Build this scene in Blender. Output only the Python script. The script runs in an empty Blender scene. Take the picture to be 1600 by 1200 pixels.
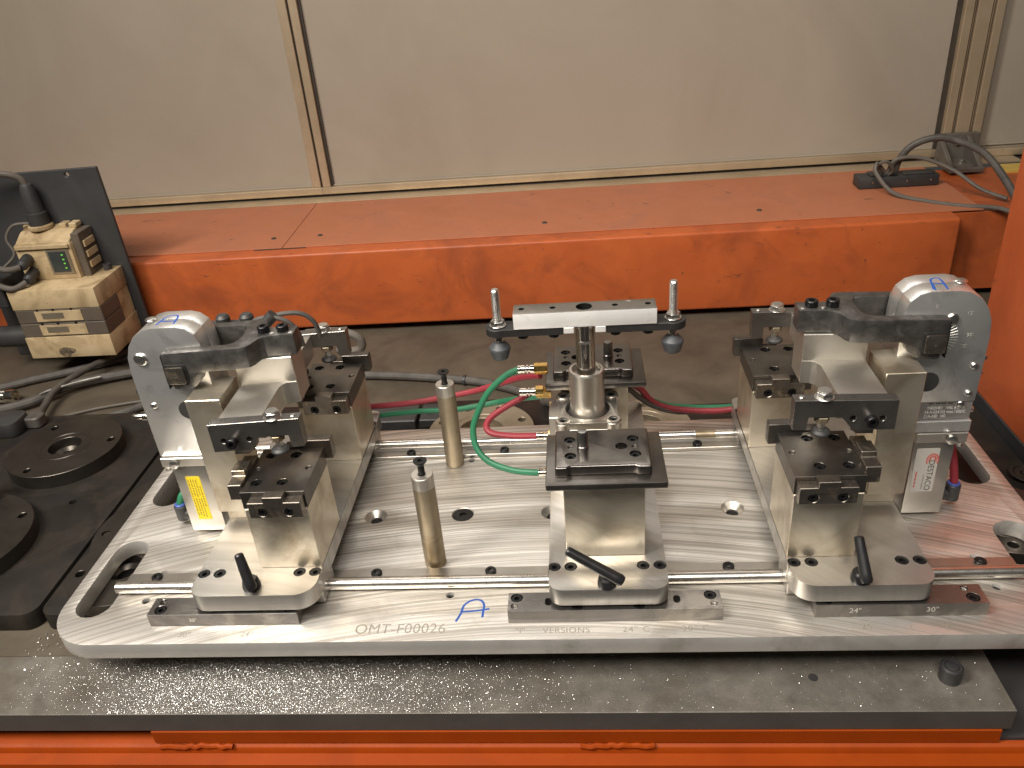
import bpy, bmesh, math, random
from mathutils import Vector, Matrix
from mathutils.geometry import tessellate_polygon
random.seed(7)
scene = bpy.context.scene
COL = scene.collection
S = 0.001                                   # everything below is written in millimetres

# ------------------------------------------------------------------ camera
cam_d = bpy.data.cameras.new('camera'); cam = bpy.data.objects.new('camera', cam_d); COL.objects.link(cam)
cam.location = (0.0390971, -0.5532771, 0.5687731)
cam.rotation_euler = (math.radians(60.5758), math.radians(4.3986), math.radians(3.2216))
cam_d.sensor_fit = 'HORIZONTAL'; cam_d.sensor_width = 36.0; cam_d.lens = 1271.317 / 1600 * 36
cam_d.clip_start = 0.01; cam_d.clip_end = 50
scene.camera = cam

# ------------------------------------------------------------------ world and lamps (indoor factory cell)
w = bpy.data.worlds.new('World'); scene.world = w; w.use_nodes = True
bg = w.node_tree.nodes['Background']; bg.inputs[0].default_value = (1.0, 0.93, 0.84, 1); bg.inputs[1].default_value = 0.045
def lamp(name, loc, aim, sx, sy, power, col):
    l = bpy.data.lights.new(name, 'AREA'); l.shape = 'RECTANGLE'; l.size = sx; l.size_y = sy; l.energy = power; l.color = col
    o = bpy.data.objects.new(name, l); COL.objects.link(o); o.location = loc
    o.rotation_euler = (Vector(aim) - Vector(loc)).to_track_quat('-Z', 'Y').to_euler(); return o
lamp('shop_lamp', (-0.20, -1.35, 2.2), (0.05, 0.2, 0.05), 1.7, 0.5, 60, (1.0, 0.935, 0.85))
kl = lamp('ceiling_lamp', (-1.25, -0.65, 1.95), (0.05, 0.22, 0), 0.4, 1.0, 19, (1.0, 0.925, 0.83)); kl.data.spread = math.radians(95)
lamp('ceiling_lamp', (-0.25, 1.55, 2.0), (0, 0.2, 0), 2.2, 0.5, 15, (1.0, 0.94, 0.87))
scene.view_settings.view_transform = 'Standard'; scene.view_settings.look = 'None'
scene.view_settings.gamma = 1.0; scene.view_settings.use_curve_mapping = False
scene.view_settings.exposure = 0.0

# ------------------------------------------------------------------ materials
def nt(name):
    m = bpy.data.materials.new(name); m.use_nodes = True
    n = m.node_tree; return m, n, n.nodes['Principled BSDF']
def N(n, t, **k):
    o = n.nodes.new(t)
    for a, b in k.items():
        if a.startswith('i_'): o.inputs[a[2:].replace('_', ' ')].default_value = b
        else: setattr(o, a, b)
    return o
def ramp(n, src, stops):
    r = n.nodes.new('ShaderNodeValToRGB'); e = r.color_ramp.elements
    while len(e) < len(stops): e.new(0.5)
    for i, (p, c) in enumerate(stops):
        e[i].position = p; e[i].color = (c[0], c[1], c[2], 1) if isinstance(c, (tuple, list)) else (c, c, c, 1)
    n.links.new(src, r.inputs[0]); return r
def noise(n, vec, scale, detail=4, rough=0.55, dist=0.0):
    t = N(n, 'ShaderNodeTexNoise'); t.inputs['Scale'].default_value = scale; t.inputs['Detail'].default_value = detail
    t.inputs['Roughness'].default_value = rough; t.inputs['Distortion'].default_value = dist
    n.links.new(vec, t.inputs['Vector']); return t.outputs['Fac']
def mapping(n, scale, src=None, rot=(0, 0, 0)):
    tc = N(n, 'ShaderNodeTexCoord'); mp = N(n, 'ShaderNodeMapping'); mp.inputs['Scale'].default_value = scale
    mp.inputs['Rotation'].default_value = rot
    n.links.new(tc.outputs['Object'], mp.inputs['Vector']); return mp.outputs['Vector']
def mixc(n, fac, a, b):
    m = N(n, 'ShaderNodeMix', data_type='RGBA')
    for sock, v in ((m.inputs[0], fac), (m.inputs[6], a), (m.inputs[7], b)):
        if isinstance(v, (int, float)): sock.default_value = v
        elif isinstance(v, tuple): sock.default_value = (*v, 1)
        else: n.links.new(v, sock)
    return m.outputs[2]
def math_(n, op, a, b=None):
    m = N(n, 'ShaderNodeMath', operation=op)
    for i, v in ((0, a), (1, b)):
        if v is None: continue
        if isinstance(v, (int, float)): m.inputs[i].default_value = v
        else: n.links.new(v, m.inputs[i])
    return m.outputs[0]
def bump(n, b, h, strength, dist=0.0005):
    bm_ = N(n, 'ShaderNodeBump'); bm_.inputs['Strength'].default_value = strength; bm_.inputs['Distance'].default_value = dist
    n.links.new(h, bm_.inputs['Height']); n.links.new(bm_.outputs[0], b.inputs['Normal'])

def surf(name, c1, c2, metal=0.0, r=(0.35, 0.5), scale=25, brushed=None, bumps=0.06, bscale=900, spec=None, coat=0.0, stain=None, stscale=9, stlo=.52, sthi=.66, scuff=None):
    """mottled painted / metal / plastic surface; brushed = stretch of the fine grain; stain = third colour in patches"""
    m, n, b = nt(name)
    v = mapping(n, (1, 1, 1))
    f = noise(n, v, scale, 6, 0.62, 0.3)
    rr = ramp(n, f, [(0.30, c1), (0.70, c2)])
    col = rr.outputs[0]
    if stain:
        sf = noise(n, v, stscale, 7, 0.62, 0.8)
        sm = ramp(n, sf, [(stlo, 0.0), (sthi, 1.0)])
        col = mixc(n, sm.outputs[0], col, stain)
    if scuff:
        sp = ramp(n, noise(n, mapping(n, (14, 14, 40)), 1.0, 5, 0.75), [(0.63, 0.0), (0.69, 0.7)])
        sp2 = ramp(n, noise(n, v, 75, 3, 0.8), [(0.675, 0.0), (0.72, 0.8)])
        col = mixc(n, sp.outputs[0], col, scuff); col = mixc(n, sp2.outputs[0], col, scuff)
    n.links.new(col, b.inputs['Base Color'])
    b.inputs['Metallic'].default_value = metal
    if spec is not None: b.inputs['Specular IOR Level'].default_value = spec
    b.inputs['Coat Weight'].default_value = coat
    gv = mapping(n, brushed) if brushed else v
    g = noise(n, gv, 1.0 if brushed else bscale, 3, 0.6)
    f2 = noise(n, v, scale * 2.3, 5, 0.65)
    mixr = math_(n, 'ADD', math_(n, 'MULTIPLY', g, 0.45), math_(n, 'MULTIPLY', f2, 0.55))
    rm = N(n, 'ShaderNodeMapRange'); n.links.new(mixr, rm.inputs[0])
    rm.inputs[1].default_value = 0.3; rm.inputs[2].default_value = 0.7; rm.inputs[3].default_value = r[0]; rm.inputs[4].default_value = r[1]
    n.links.new(rm.outputs[0], b.inputs['Roughness'])
    if bumps: bump(n, b, g, bumps, 0.0003)
    return m

def milled(name, c1, c2, r=(0.28, 0.5), cy=-1.0, cx=0.0, freq=120, strength=0.25, dirt=(0.33, 0.28, 0.22), var=1.0, lo=0.36, hi=0.62, metal=0.92, wobble=0.02):
    """aluminium with wide arcs left by a fly cutter: arcs round (cx, cy)"""
    m, n, b = nt(name)
    tc = N(n, 'ShaderNodeTexCoord'); sep = N(n, 'ShaderNodeSeparateXYZ'); n.links.new(tc.outputs['Object'], sep.inputs[0])
    wob = noise(n, tc.outputs['Object'], 6, 3)
    x = math_(n, 'SUBTRACT', sep.outputs[0], cx); y = math_(n, 'SUBTRACT', sep.outputs[1], cy)
    rad = math_(n, 'SQRT', math_(n, 'ADD', math_(n, 'MULTIPLY', x, x), math_(n, 'MULTIPLY', y, y)))
    rad = math_(n, 'ADD', rad, math_(n, 'MULTIPLY', wob, wobble))
    def band(fr, det):
        t = N(n, 'ShaderNodeTexNoise', noise_dimensions='2D'); t.inputs['Scale'].default_value = 1.0; t.inputs['Detail'].default_value = det; t.inputs['Roughness'].default_value = .6
        cb = N(n, 'ShaderNodeCombineXYZ'); n.links.new(math_(n, 'MULTIPLY', rad, fr), cb.inputs[0]); n.links.new(math_(n, 'MULTIPLY', x, 1.8), cb.inputs[1])
        n.links.new(cb.outputs[0], t.inputs['Vector']); return t.outputs['Fac']
    b1 = band(freq, 2); b2 = band(freq * 3.3, 2)
    mott = noise(n, tc.outputs['Object'], 14, 6, 0.65, 0.5)
    fac = math_(n, 'ADD', math_(n, 'MULTIPLY', b1, 0.62), math_(n, 'MULTIPLY', b2, 0.38))
    cr = ramp(n, fac, [(lo, c1), (hi, c2)])
    st = ramp(n, mott, [(0.56, 0.0), (0.80, 0.55 * var)])
    spk = ramp(n, noise(n, tc.outputs['Object'], 160, 3, 0.7), [(0.66, 0.0), (0.74, 0.5 * var)])
    col = mixc(n, st.outputs[0], cr.outputs[0], dirt); col = mixc(n, spk.outputs[0], col, dirt)
    n.links.new(col, b.inputs['Base Color']); b.inputs['Metallic'].default_value = metal
    rm = N(n, 'ShaderNodeMapRange'); n.links.new(fac, rm.inputs[0]); rm.inputs[1].default_value = 0.35; rm.inputs[2].default_value = 0.65
    rm.inputs[3].default_value = r[1]; rm.inputs[4].default_value = r[0]; n.links.new(rm.outputs[0], b.inputs['Roughness'])
    bump(n, b, fac, strength, 0.0006)
    return m

M = {}
M['plate'] = milled('milled_aluminium', (0.47, 0.44, 0.395), (0.84, 0.81, 0.76), r=(0.40, 0.54), cy=-0.95, freq=250, strength=0.6, lo=0.40, hi=0.58, metal=0.85, wobble=0.006)
M['plate_side'] = surf('plate_edge', (0.56, 0.54, 0.51), (0.68, 0.655, 0.62), 0.6, (0.36, 0.5), 16, bumps=0.08, stain=(0.46, 0.44, 0.40), stscale=12)
M['base'] = milled('machined_base', (0.44, 0.425, 0.395), (0.53, 0.51, 0.48), r=(0.32, 0.42), cx=-0.4, cy=-0.6, freq=60, strength=0.06, var=0.8, metal=0.88)
M['riser'] = surf('brushed_riser', (0.70, 0.635, 0.52), (0.80, 0.735, 0.615), 0.92, (0.33, 0.44), 16, brushed=(900, 900, 14), bumps=0.18, stain=(0.43, 0.35, 0.235), stscale=11, stlo=.47, sthi=.70)
M['alu'] = surf('bright_aluminium', (0.84, 0.83, 0.81), (0.95, 0.94, 0.92), 0.35, (0.30, 0.42), 22, brushed=(10, 900, 900), bumps=0.14, stain=(0.66, 0.64, 0.60), stscale=40, stlo=.60, sthi=.75)
M['alu_top'] = surf('grey_bar_top', (0.25, 0.24, 0.22), (0.36, 0.345, 0.32), 0.9, (0.26, 0.38), 26, brushed=(10, 700, 700), bumps=0.06, stain=(0.85, 0.84, 0.82), stscale=38, stlo=.66, sthi=.70)  # bar top: darker grey than the front, with pale scrape patches
M['cover'] = surf('clamp_cover_aluminium', (0.72, 0.72, 0.71), (0.80, 0.795, 0.78), 0.85, (0.28, 0.36), 14, bumps=0.0, bscale=40, stain=(0.62, 0.62, 0.605), stscale=30, stlo=.5, sthi=.62)
M['silver'] = surf('satin_cylinder', (0.58, 0.55, 0.50), (0.68, 0.65, 0.595), 0.95, (0.28, 0.38), 18, bumps=0.04)
M['chrome'] = surf('polished_rod', (0.55, 0.52, 0.48), (0.66, 0.63, 0.58), 1.0, (0.10, 0.18), 30, bumps=0.02)
M['railsup'] = surf('rail_support_aluminium', (0.42, 0.395, 0.36), (0.52, 0.49, 0.445), 0.95, (0.26, 0.36), 26, brushed=(10, 500, 500), bumps=0.05)
M['shaft'] = surf('ground_shaft', (0.70, 0.67, 0.62), (0.80, 0.77, 0.72), 1.0, (0.24, 0.34), 40, bumps=0.03)
M['nest'] = surf('dark_tool_steel', (0.11, 0.101, 0.092), (0.18, 0.168, 0.155), 0.92, (0.26, 0.40), 24, brushed=(400, 30, 400), bumps=0.06, stain=(0.22, 0.185, 0.15))
M['nest_p'] = surf('polished_pad_steel', (0.15, 0.138, 0.128), (0.225, 0.21, 0.195), 0.95, (0.17, 0.28), 24, bumps=0.03)
M['finger'] = surf('worn_tool_steel', (0.17, 0.15, 0.13), (0.30, 0.27, 0.23), 0.92, (0.22, 0.38), 40, bumps=0.05, stain=(0.50, 0.43, 0.33), stscale=45, stlo=.58, sthi=.66)
M['rocker'] = surf('grey_tool_steel', (0.205, 0.195, 0.185), (0.29, 0.275, 0.26), 0.92, (0.24, 0.36), 28, brushed=(30, 400, 400), bumps=0.06)
M['bar'] = surf('stop_bar_steel', (0.19, 0.18, 0.172), (0.26, 0.247, 0.235), 0.93, (0.24, 0.36), 22, brushed=(14, 500, 500), bumps=0.06, stain=(0.42, 0.39, 0.35), stscale=14)
M['cast'] = surf('cast_clamp_arm', (0.075, 0.072, 0.069), (0.175, 0.168, 0.16), 0.8, (0.34, 0.55), 95, bumps=0.35, bscale=700, stain=(0.28, 0.27, 0.255), stscale=60, stlo=.6, sthi=.78)
M['black'] = surf('black_oxide', (0.012, 0.012, 0.013), (0.03, 0.03, 0.031), 0.6, (0.28, 0.42), 120, bumps=0.04)
M['socket'] = surf('socket_dark', (0.004, 0.004, 0.004), (0.010, 0.010, 0.010), 0.2, (0.5, 0.6), 100, bumps=0)
M['zinc'] = surf('zinc_plated', (0.58, 0.57, 0.545), (0.74, 0.73, 0.70), 1.0, (0.24, 0.36), 120, bumps=0.08)
M['nickel'] = surf('nickel_fitting', (0.72, 0.68, 0.60), (0.86, 0.83, 0.76), 1.0, (0.10, 0.2), 60, bumps=0.03)
M['brass'] = surf('brass_fitting', (0.72, 0.46, 0.14), (0.86, 0.60, 0.24), 1.0, (0.18, 0.3), 80, bumps=0.05)
M['bronze'] = surf('oxidised_post', (0.31, 0.255, 0.175), (0.42, 0.355, 0.255), 0.8, (0.36, 0.50), 26, brushed=(200, 200, 30), bumps=0.08, stain=(0.24, 0.18, 0.105), stscale=22)
M['postend'] = surf('bare_post_end', (0.52, 0.49, 0.44), (0.64, 0.61, 0.56), 0.9, (0.34, 0.46), 50, bumps=0.06)
M['handle'] = surf('black_handle', (0.010, 0.010, 0.011), (0.022, 0.022, 0.023), 0.0, (0.26, 0.40), 60, bumps=0.05, spec=0.5)
M['rubber'] = surf('grey_rubber', (0.045, 0.05, 0.056), (0.072, 0.08, 0.088), 0.0, (0.42, 0.55), 70, bumps=0.08)
M['strip'] = surf('dark_strip', (0.045, 0.045, 0.047), (0.075, 0.074, 0.075), 0.5, (0.36, 0.5), 50, bumps=0.05)
M['hose_g'] = surf('green_hose', (0.016, 0.135, 0.066), (0.026, 0.18, 0.09), 0.0, (0.4, 0.52), 30, bumps=0.02, spec=0.5)
M['hose_r'] = surf('red_hose', (0.22, 0.020, 0.032), (0.30, 0.029, 0.042), 0.0, (0.4, 0.52), 30, bumps=0.02, spec=0.5)
M['cable'] = surf('dusty_black_cable', (0.050, 0.046, 0.042), (0.095, 0.085, 0.074), 0.0, (0.45, 0.62), 60, bumps=0.08)
M['cable2'] = surf('dusty_brown_cable', (0.085, 0.073, 0.060), (0.125, 0.108, 0.090), 0.0, (0.5, 0.65), 50, bumps=0.05)
M['blue'] = surf('blue_marker', (0.008, 0.06, 0.30), (0.012, 0.09, 0.40), 0.0, (0.4, 0.55), 200, bumps=0)
M['engrave'] = surf('engraved_lettering', (0.40, 0.37, 0.32), (0.50, 0.465, 0.41), 0.8, (0.45, 0.6), 300, bumps=0)
M['engrave_l'] = surf('bright_engraving', (0.66, 0.64, 0.60), (0.85, 0.83, 0.78), 0.7, (0.3, 0.45), 300, bumps=0)
M['yellow'] = surf('yellow_label', (0.80, 0.60, 0.012), (0.88, 0.68, 0.02), 0.0, (0.4, 0.5), 60, bumps=0)
M['ink'] = surf('label_ink', (0.030, 0.026, 0.02), (0.05, 0.045, 0.035), 0.0, (0.5, 0.6), 60, bumps=0)
M['ink_y'] = surf('ink_on_yellow', (0.26, 0.19, 0.02), (0.32, 0.24, 0.03), 0.0, (0.5, 0.6), 60, bumps=0)
M['ink_w'] = surf('white_print', (0.70, 0.68, 0.64), (0.8, 0.78, 0.74), 0.0, (0.4, 0.5), 60, bumps=0)
M['ink_r'] = surf('red_print', (0.62, 0.09, 0.075), (0.68, 0.13, 0.11), 0.0, (0.4, 0.5), 60, bumps=0)
M['ink_p'] = surf('pale_red_print', (0.62, 0.30, 0.27), (0.66, 0.35, 0.31), 0.0, (0.4, 0.5), 60, bumps=0)
M['label'] = surf('white_label', (0.58, 0.555, 0.51), (0.63, 0.60, 0.55), 0.0, (0.35, 0.45), 20, bumps=0)
M['nameplate'] = surf('nameplate', (0.30, 0.285, 0.27), (0.38, 0.36, 0.34), 0.6, (0.3, 0.42), 60, bumps=0.02)
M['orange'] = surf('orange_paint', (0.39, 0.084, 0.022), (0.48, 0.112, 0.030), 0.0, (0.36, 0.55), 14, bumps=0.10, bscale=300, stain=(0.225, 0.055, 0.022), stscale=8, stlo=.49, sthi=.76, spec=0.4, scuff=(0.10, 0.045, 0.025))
M['orange_lit'] = surf('orange_paint_brightened', (0.49, 0.105, 0.032), (0.56, 0.13, 0.042), 0.0, (0.36, 0.52), 9, bumps=0.08, bscale=300, stain=(0.38, 0.08, 0.028), stscale=6, stlo=.5, sthi=.78, spec=0.4, scuff=(0.14, 0.05, 0.025))  # same orange paint as the beam, colour lightened to brighten the side wall
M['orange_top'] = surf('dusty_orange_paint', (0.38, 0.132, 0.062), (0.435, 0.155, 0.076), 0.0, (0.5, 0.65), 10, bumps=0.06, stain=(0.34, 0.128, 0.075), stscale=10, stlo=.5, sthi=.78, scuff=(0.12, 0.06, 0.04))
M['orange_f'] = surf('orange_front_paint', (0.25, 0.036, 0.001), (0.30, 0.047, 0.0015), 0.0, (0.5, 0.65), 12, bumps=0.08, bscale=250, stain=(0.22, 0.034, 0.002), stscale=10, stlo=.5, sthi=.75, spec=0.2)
M['panel'] = surf('tan_wall_panel', (0.330, 0.283, 0.226), (0.355, 0.307, 0.248), 0.0, (0.35, 0.46), 2.5, bumps=0.0, stain=(0.29, 0.245, 0.192), stscale=2.4, stlo=.45, sthi=.80)
M['profile'] = surf('anodised_profile', (0.44, 0.345, 0.23), (0.52, 0.415, 0.285), 0.5, (0.36, 0.48), 14, brushed=(300, 300, 12), bumps=0.05, stain=(0.40, 0.31, 0.205), stscale=5)
M['gap'] = surf('dark_groove', (0.030, 0.024, 0.018), (0.05, 0.04, 0.03), 0.0, (0.6, 0.7), 30, bumps=0)
M['table'] = surf('stained_table', (0.074, 0.060, 0.043), (0.122, 0.101, 0.074), 0.1, (0.46, 0.64), 11, bumps=0.08, bscale=260, stain=(0.058, 0.047, 0.035), stscale=6, spec=0.3, stlo=.5, sthi=.72)
M['bench'] = surf('steel_bench', (0.145, 0.132, 0.113), (0.245, 0.226, 0.198), 0.45, (0.34, 0.52), 40, bumps=0.6, bscale=380, stain=(0.135, 0.115, 0.09), stscale=8, stlo=.5, sthi=.72)
M['pallet'] = surf('dark_pallet_steel', (0.017, 0.0155, 0.014), (0.031, 0.027, 0.024), 0.25, (0.42, 0.56), 14, bumps=0.12, bscale=300, stain=(0.045, 0.037, 0.029), stscale=9, spec=0.18)
M['disc'] = surf('disc_steel', (0.062, 0.055, 0.048), (0.105, 0.094, 0.082), 0.85, (0.28, 0.42), 16, bumps=0.08, bscale=300)
M['ring'] = surf('tan_ring', (0.30, 0.25, 0.18), (0.38, 0.325, 0.245), 0.7, (0.4, 0.5), 20, bumps=0.05)
M['greyplate'] = surf('grey_painted_plate', (0.032, 0.032, 0.033), (0.044, 0.043, 0.043), 0.0, (0.45, 0.6), 9, bumps=0.04, stain=(0.045, 0.045, 0.047), stscale=7)
M['beige'] = surf('dirty_beige_plastic', (0.44, 0.33, 0.185), (0.56, 0.435, 0.265), 0.0, (0.48, 0.62), 22, bumps=0.10, stain=(0.22, 0.15, 0.075), stscale=17, stlo=.47, sthi=.72, scuff=(0.12, 0.085, 0.05))
M['smudge'] = surf('oily_smudge', (0.10, 0.078, 0.05), (0.30, 0.225, 0.13), 0.0, (0.45, 0.6), 60, bumps=0.04, stain=(0.05, 0.042, 0.034), stscale=70, stlo=.42, sthi=.6)
M['brownpl'] = surf('brown_plastic', (0.085, 0.068, 0.052), (0.125, 0.10, 0.075), 0.0, (0.5, 0.62), 22, bumps=0.06)
M['darkpl'] = surf('dark_plastic', (0.026, 0.026, 0.027), (0.045, 0.044, 0.043), 0.0, (0.42, 0.56), 40, bumps=0.06)
M['window'] = surf('dark_window', (0.030, 0.036, 0.036), (0.045, 0.052, 0.05), 0.0, (0.2, 0.3), 40, bumps=0)
M['flange'] = surf('grey_bracket', (0.130, 0.115, 0.098), (0.175, 0.155, 0.132), 0.4, (0.5, 0.62), 30, bumps=0.10)
M['blackstrip'] = surf('black_edge_strip', (0.016, 0.018, 0.020), (0.026, 0.028, 0.030), 0.0, (0.45, 0.6), 30, bumps=0.05)
M['yellowpaint'] = surf('yellow_paint', (0.50, 0.34, 0.07), (0.58, 0.40, 0.10), 0.0, (0.5, 0.6), 20, bumps=0.03)
M['alu_b'] = surf('bridge_aluminium', (0.58, 0.55, 0.495), (0.72, 0.69, 0.63), 0.95, (0.34, 0.46), 22, brushed=(12, 700, 700), bumps=0.14)
M['mattblack'] = surf('matt_black', (0.012, 0.012, 0.012), (0.022, 0.021, 0.02), 0.0, (0.5, 0.62), 60, bumps=0.05)
M['bluepl'] = surf('blue_plastic', (0.04, 0.08, 0.30), (0.06, 0.11, 0.38), 0.0, (0.35, 0.45), 60, bumps=0)
m, n, b = nt('green_led'); b.inputs['Base Color'].default_value = (0.02, 0.2, 0.02, 1); b.inputs['Emission Color'].default_value = (0.35, 1.0, 0.1, 1); b.inputs['Emission Strength'].default_value = 0.5; M['led'] = m
m, n, b = nt('aluminium_chip'); b.inputs['Base Color'].default_value = (0.80, 0.79, 0.77, 1); b.inputs['Metallic'].default_value = 0.9; b.inputs['Roughness'].default_value = 0.3; M['chip'] = m

# ------------------------------------------------------------------ geometry helpers
def rrect(x0, x1, y0, y1, r, n=8):
    rs = r if isinstance(r, (list, tuple)) else (r,) * 4       # corners: x0y0, x1y0, x1y1, x0y1
    out = []
    for (cx, cy, sx, sy, a0, rr) in ((x0, y0, 1, 1, 180, rs[0]), (x1, y0, -1, 1, 270, rs[1]), (x1, y1, -1, -1, 0, rs[2]), (x0, y1, 1, -1, 90, rs[3])):
        if rr <= 0: out.append((cx, cy)); continue
        for i in range(n + 1):
            a = math.radians(a0 + 90 * i / n); out.append((cx + sx * rr + rr * math.cos(a), cy + sy * rr + rr * math.sin(a)))
    return out
def circle(cx, cy, r, n=20): return [(cx + r * math.cos(2 * math.pi * i / n), cy + r * math.sin(2 * math.pi * i / n)) for i in range(n)]
def stadium(cx, y0, y1, r, n=10):
    return [(cx + r * math.cos(math.pi + math.pi * i / n), y0 + r + r * math.sin(math.pi + math.pi * i / n)) for i in range(n + 1)] + \
           [(cx + r * math.cos(math.pi * i / n), y1 - r + r * math.sin(math.pi * i / n)) for i in range(n + 1)]
AX = {'z': lambda u, v, w_: (u, v, w_), 'y': lambda u, v, w_: (u, w_, v), 'x': lambda u, v, w_: (w_, u, v)}

class MB:
    def __init__(s): s.V = []; s.F = []
    def add(s, V, F):
        o = len(s.V); s.V += [tuple(v) for v in V]; s.F += [tuple(i + o for i in f) for f in F]; return s
    def box(s, x0, x1, y0, y1, z0, z1):
        V = [(x, y, z) for z in (z0, z1) for y in (y0, y1) for x in (x0, x1)]
        return s.add(V, [(0, 2, 3, 1), (4, 5, 7, 6), (0, 1, 5, 4), (2, 6, 7, 3), (0, 4, 6, 2), (1, 3, 7, 5)])
    def prism(s, poly, w0, w1, axis='z', holes=()):
        f = AX[axis]; loops = [list(poly)] + [list(h) for h in holes]; flat = [p for l in loops for p in l]; n = len(flat)
        V = [f(p[0], p[1], w0) for p in flat] + [f(p[0], p[1], w1) for p in flat]
        F = []
        if holes:
            tris = tessellate_polygon([[Vector((p[0], p[1], 0)) for p in l] for l in loops])
            for t in tris: F.append(tuple(t)); F.append(tuple(i + n for i in reversed(t)))
        else:
            F += [tuple(reversed(range(n))), tuple(range(n, 2 * n))]
        k = 0
        for l in loops:
            m_ = len(l)
            for i in range(m_):
                a, b_ = k + i, k + (i + 1) % m_
                F.append((a, b_, b_ + n, a + n))
            k += m_
        return s.add(V, F)
    def lathe(s, prof, c=(0, 0, 0), d=(0, 0, 1), n=24, cap=True):
        q = Vector((0, 0, 1)).rotation_difference(Vector(d).normalized()); c = Vector(c)
        V = []; F = []; k = len(prof)
        for (r, h) in prof:
            for i in range(n):
                a = 2 * math.pi * i / n; V.append(c + q @ Vector((r * math.cos(a), r * math.sin(a), h)))
        for j in range(k - 1):
            for i in range(n):
                i2 = (i + 1) % n; F.append((j * n + i, j * n + i2, (j + 1) * n + i2, (j + 1) * n + i))
        if cap: F.append(tuple(reversed(range(n)))); F.append(tuple((k - 1) * n + i for i in range(n)))
        return s.add(V, F)
    def rod(s, a, b_, r, n=16, r2=None):
        a, b_ = Vector(a), Vector(b_); d = b_ - a
        return s.lathe([(r, 0), (r if r2 is None else r2, d.length)], a, d, n)
    def tube(s, path, r, n=10, res=8):
        P = [Vector(p) for p in path]; pts = []
        for i in range(len(P) - 1):
            p0, p1, p2, p3 = P[max(i - 1, 0)], P[i], P[i + 1], P[min(i + 2, len(P) - 1)]
            for k in range(res):
                t = k / res
                pts.append(0.5 * ((2 * p1) + (p2 - p0) * t + (2 * p0 - 5 * p1 + 4 * p2 - p3) * t * t + (3 * p1 - p0 - 3 * p2 + p3) * t ** 3))
        pts.append(P[-1])
        V = []; F = []; up = Vector((0.13, 0.21, 0.97))
        for i, p in enumerate(pts):
            t = (pts[min(i + 1, len(pts) - 1)] - pts[max(i - 1, 0)]).normalized()
            a = t.cross(up).normalized(); up = a.cross(t).normalized()
            for k in range(n):
                g = 2 * math.pi * k / n; V.append(p + a * (r * math.cos(g)) + up * (r * math.sin(g)))
        for j in range(len(pts) - 1):
            for k in range(n):
                k2 = (k + 1) % n; F.append((j * n + k, j * n + k2, (j + 1) * n + k2, (j + 1) * n + k))
        F.append(tuple(reversed(range(n)))); F.append(tuple((len(pts) - 1) * n + k for k in range(n)))
        return s.add(V, F)
    def xf(s, fn): s.V = [fn(*v) for v in s.V]; return s
    def mesh(s, name, bevel=0.0, seg=1, smooth=True, ang=24):
        me = bpy.data.meshes.new(name); me.from_pydata([(x * S, y * S, z * S) for x, y, z in s.V], [], s.F)
        bm = bmesh.new(); bm.from_mesh(me)
        bmesh.ops.remove_doubles(bm, verts=bm.verts, dist=1e-6)
        bmesh.ops.recalc_face_normals(bm, faces=bm.faces)
        if bevel:
            es = [e for e in bm.edges if len(e.link_faces) == 2 and e.calc_face_angle(0) > math.radians(32)]
            bmesh.ops.bevel(bm, geom=es, offset=bevel * S, segments=seg, profile=0.5, affect='EDGES', clamp_overlap=True)
        bm.to_mesh(me); bm.free()
        if smooth:
            me.polygons.foreach_set('use_smooth', [True] * len(me.polygons)); me.set_sharp_from_angle(angle=math.radians(ang))
        return me
WLOC = {}
def link(o, parent=None):
    COL.objects.link(o)
    if parent is not None:
        o.parent = parent
        l = WLOC.get(parent.name)
        if l is not None: o.matrix_parent_inverse = Matrix.Translation(-Vector(l))
    return o
def ob(name, me, mat, parent=None, loc=None, rot=None):
    if mat is not None and not me.materials: me.materials.append(M[mat])
    o = bpy.data.objects.new(name, me); link(o, parent)
    if loc is not None: o.location = Vector(loc) * S
    if rot is not None: o.rotation_euler = rot
    return o
def part(name, mb, mat, parent, bevel=0.4, seg=1, **k): return ob(name, mb.mesh(name, bevel, seg, **k), mat, parent)
def tag(o, label, cat, group=None, kind=None):
    o['label'] = label
    if cat: o['category'] = cat
    if group: o['group'] = group
    if kind: o['kind'] = kind
    return o
def thing(name, label, cat, loc, group=None):
    o = bpy.data.objects.new(name, None); COL.objects.link(o); o.location = Vector(loc) * S; o.empty_display_size = 0.02
    WLOC[o.name] = tuple(Vector(loc) * S); return tag(o, label, cat, group)
def structure(name, mb, mat, label=None, bevel=0.0):
    o = part(name, mb, mat, None, bevel); o['kind'] = 'structure'
    if label: o['label'] = label
    return o

def bored(me, cut, z0, z1):
    o = bpy.data.objects.new('tmp_a', me); COL.objects.link(o)
    c = MB()
    for x, y, r in cut: c.lathe([(r, z0), (r, z1)], (x, y, 0), n=20)
    q = bpy.data.objects.new('tmp_b', c.mesh('tmp_b')); COL.objects.link(q)
    m_ = o.modifiers.new('cut', 'BOOLEAN'); m_.object = q; m_.operation = 'DIFFERENCE'; m_.solver = 'EXACT'
    bpy.context.view_layer.update()
    r_ = bpy.data.meshes.new_from_object(o.evaluated_get(bpy.context.evaluated_depsgraph_get()))
    bpy.data.objects.remove(o); bpy.data.objects.remove(q); r_.materials.clear()
    r_.polygons.foreach_set('use_smooth', [True] * len(r_.polygons)); r_.set_sharp_from_angle(angle=math.radians(30))
    inner = [i for i, f_ in enumerate(r_.polygons) if any((f_.center.x / S - x) ** 2 + (f_.center.y / S - y) ** 2 < (r + 0.05) ** 2 for x, y, r in cut) and f_.center.z / S > z0 - 0.1 and not (f_.normal.z > 0.9 and f_.center.z / S > z0 + 1)]
    r_['bore'] = inner; return r_
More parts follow.
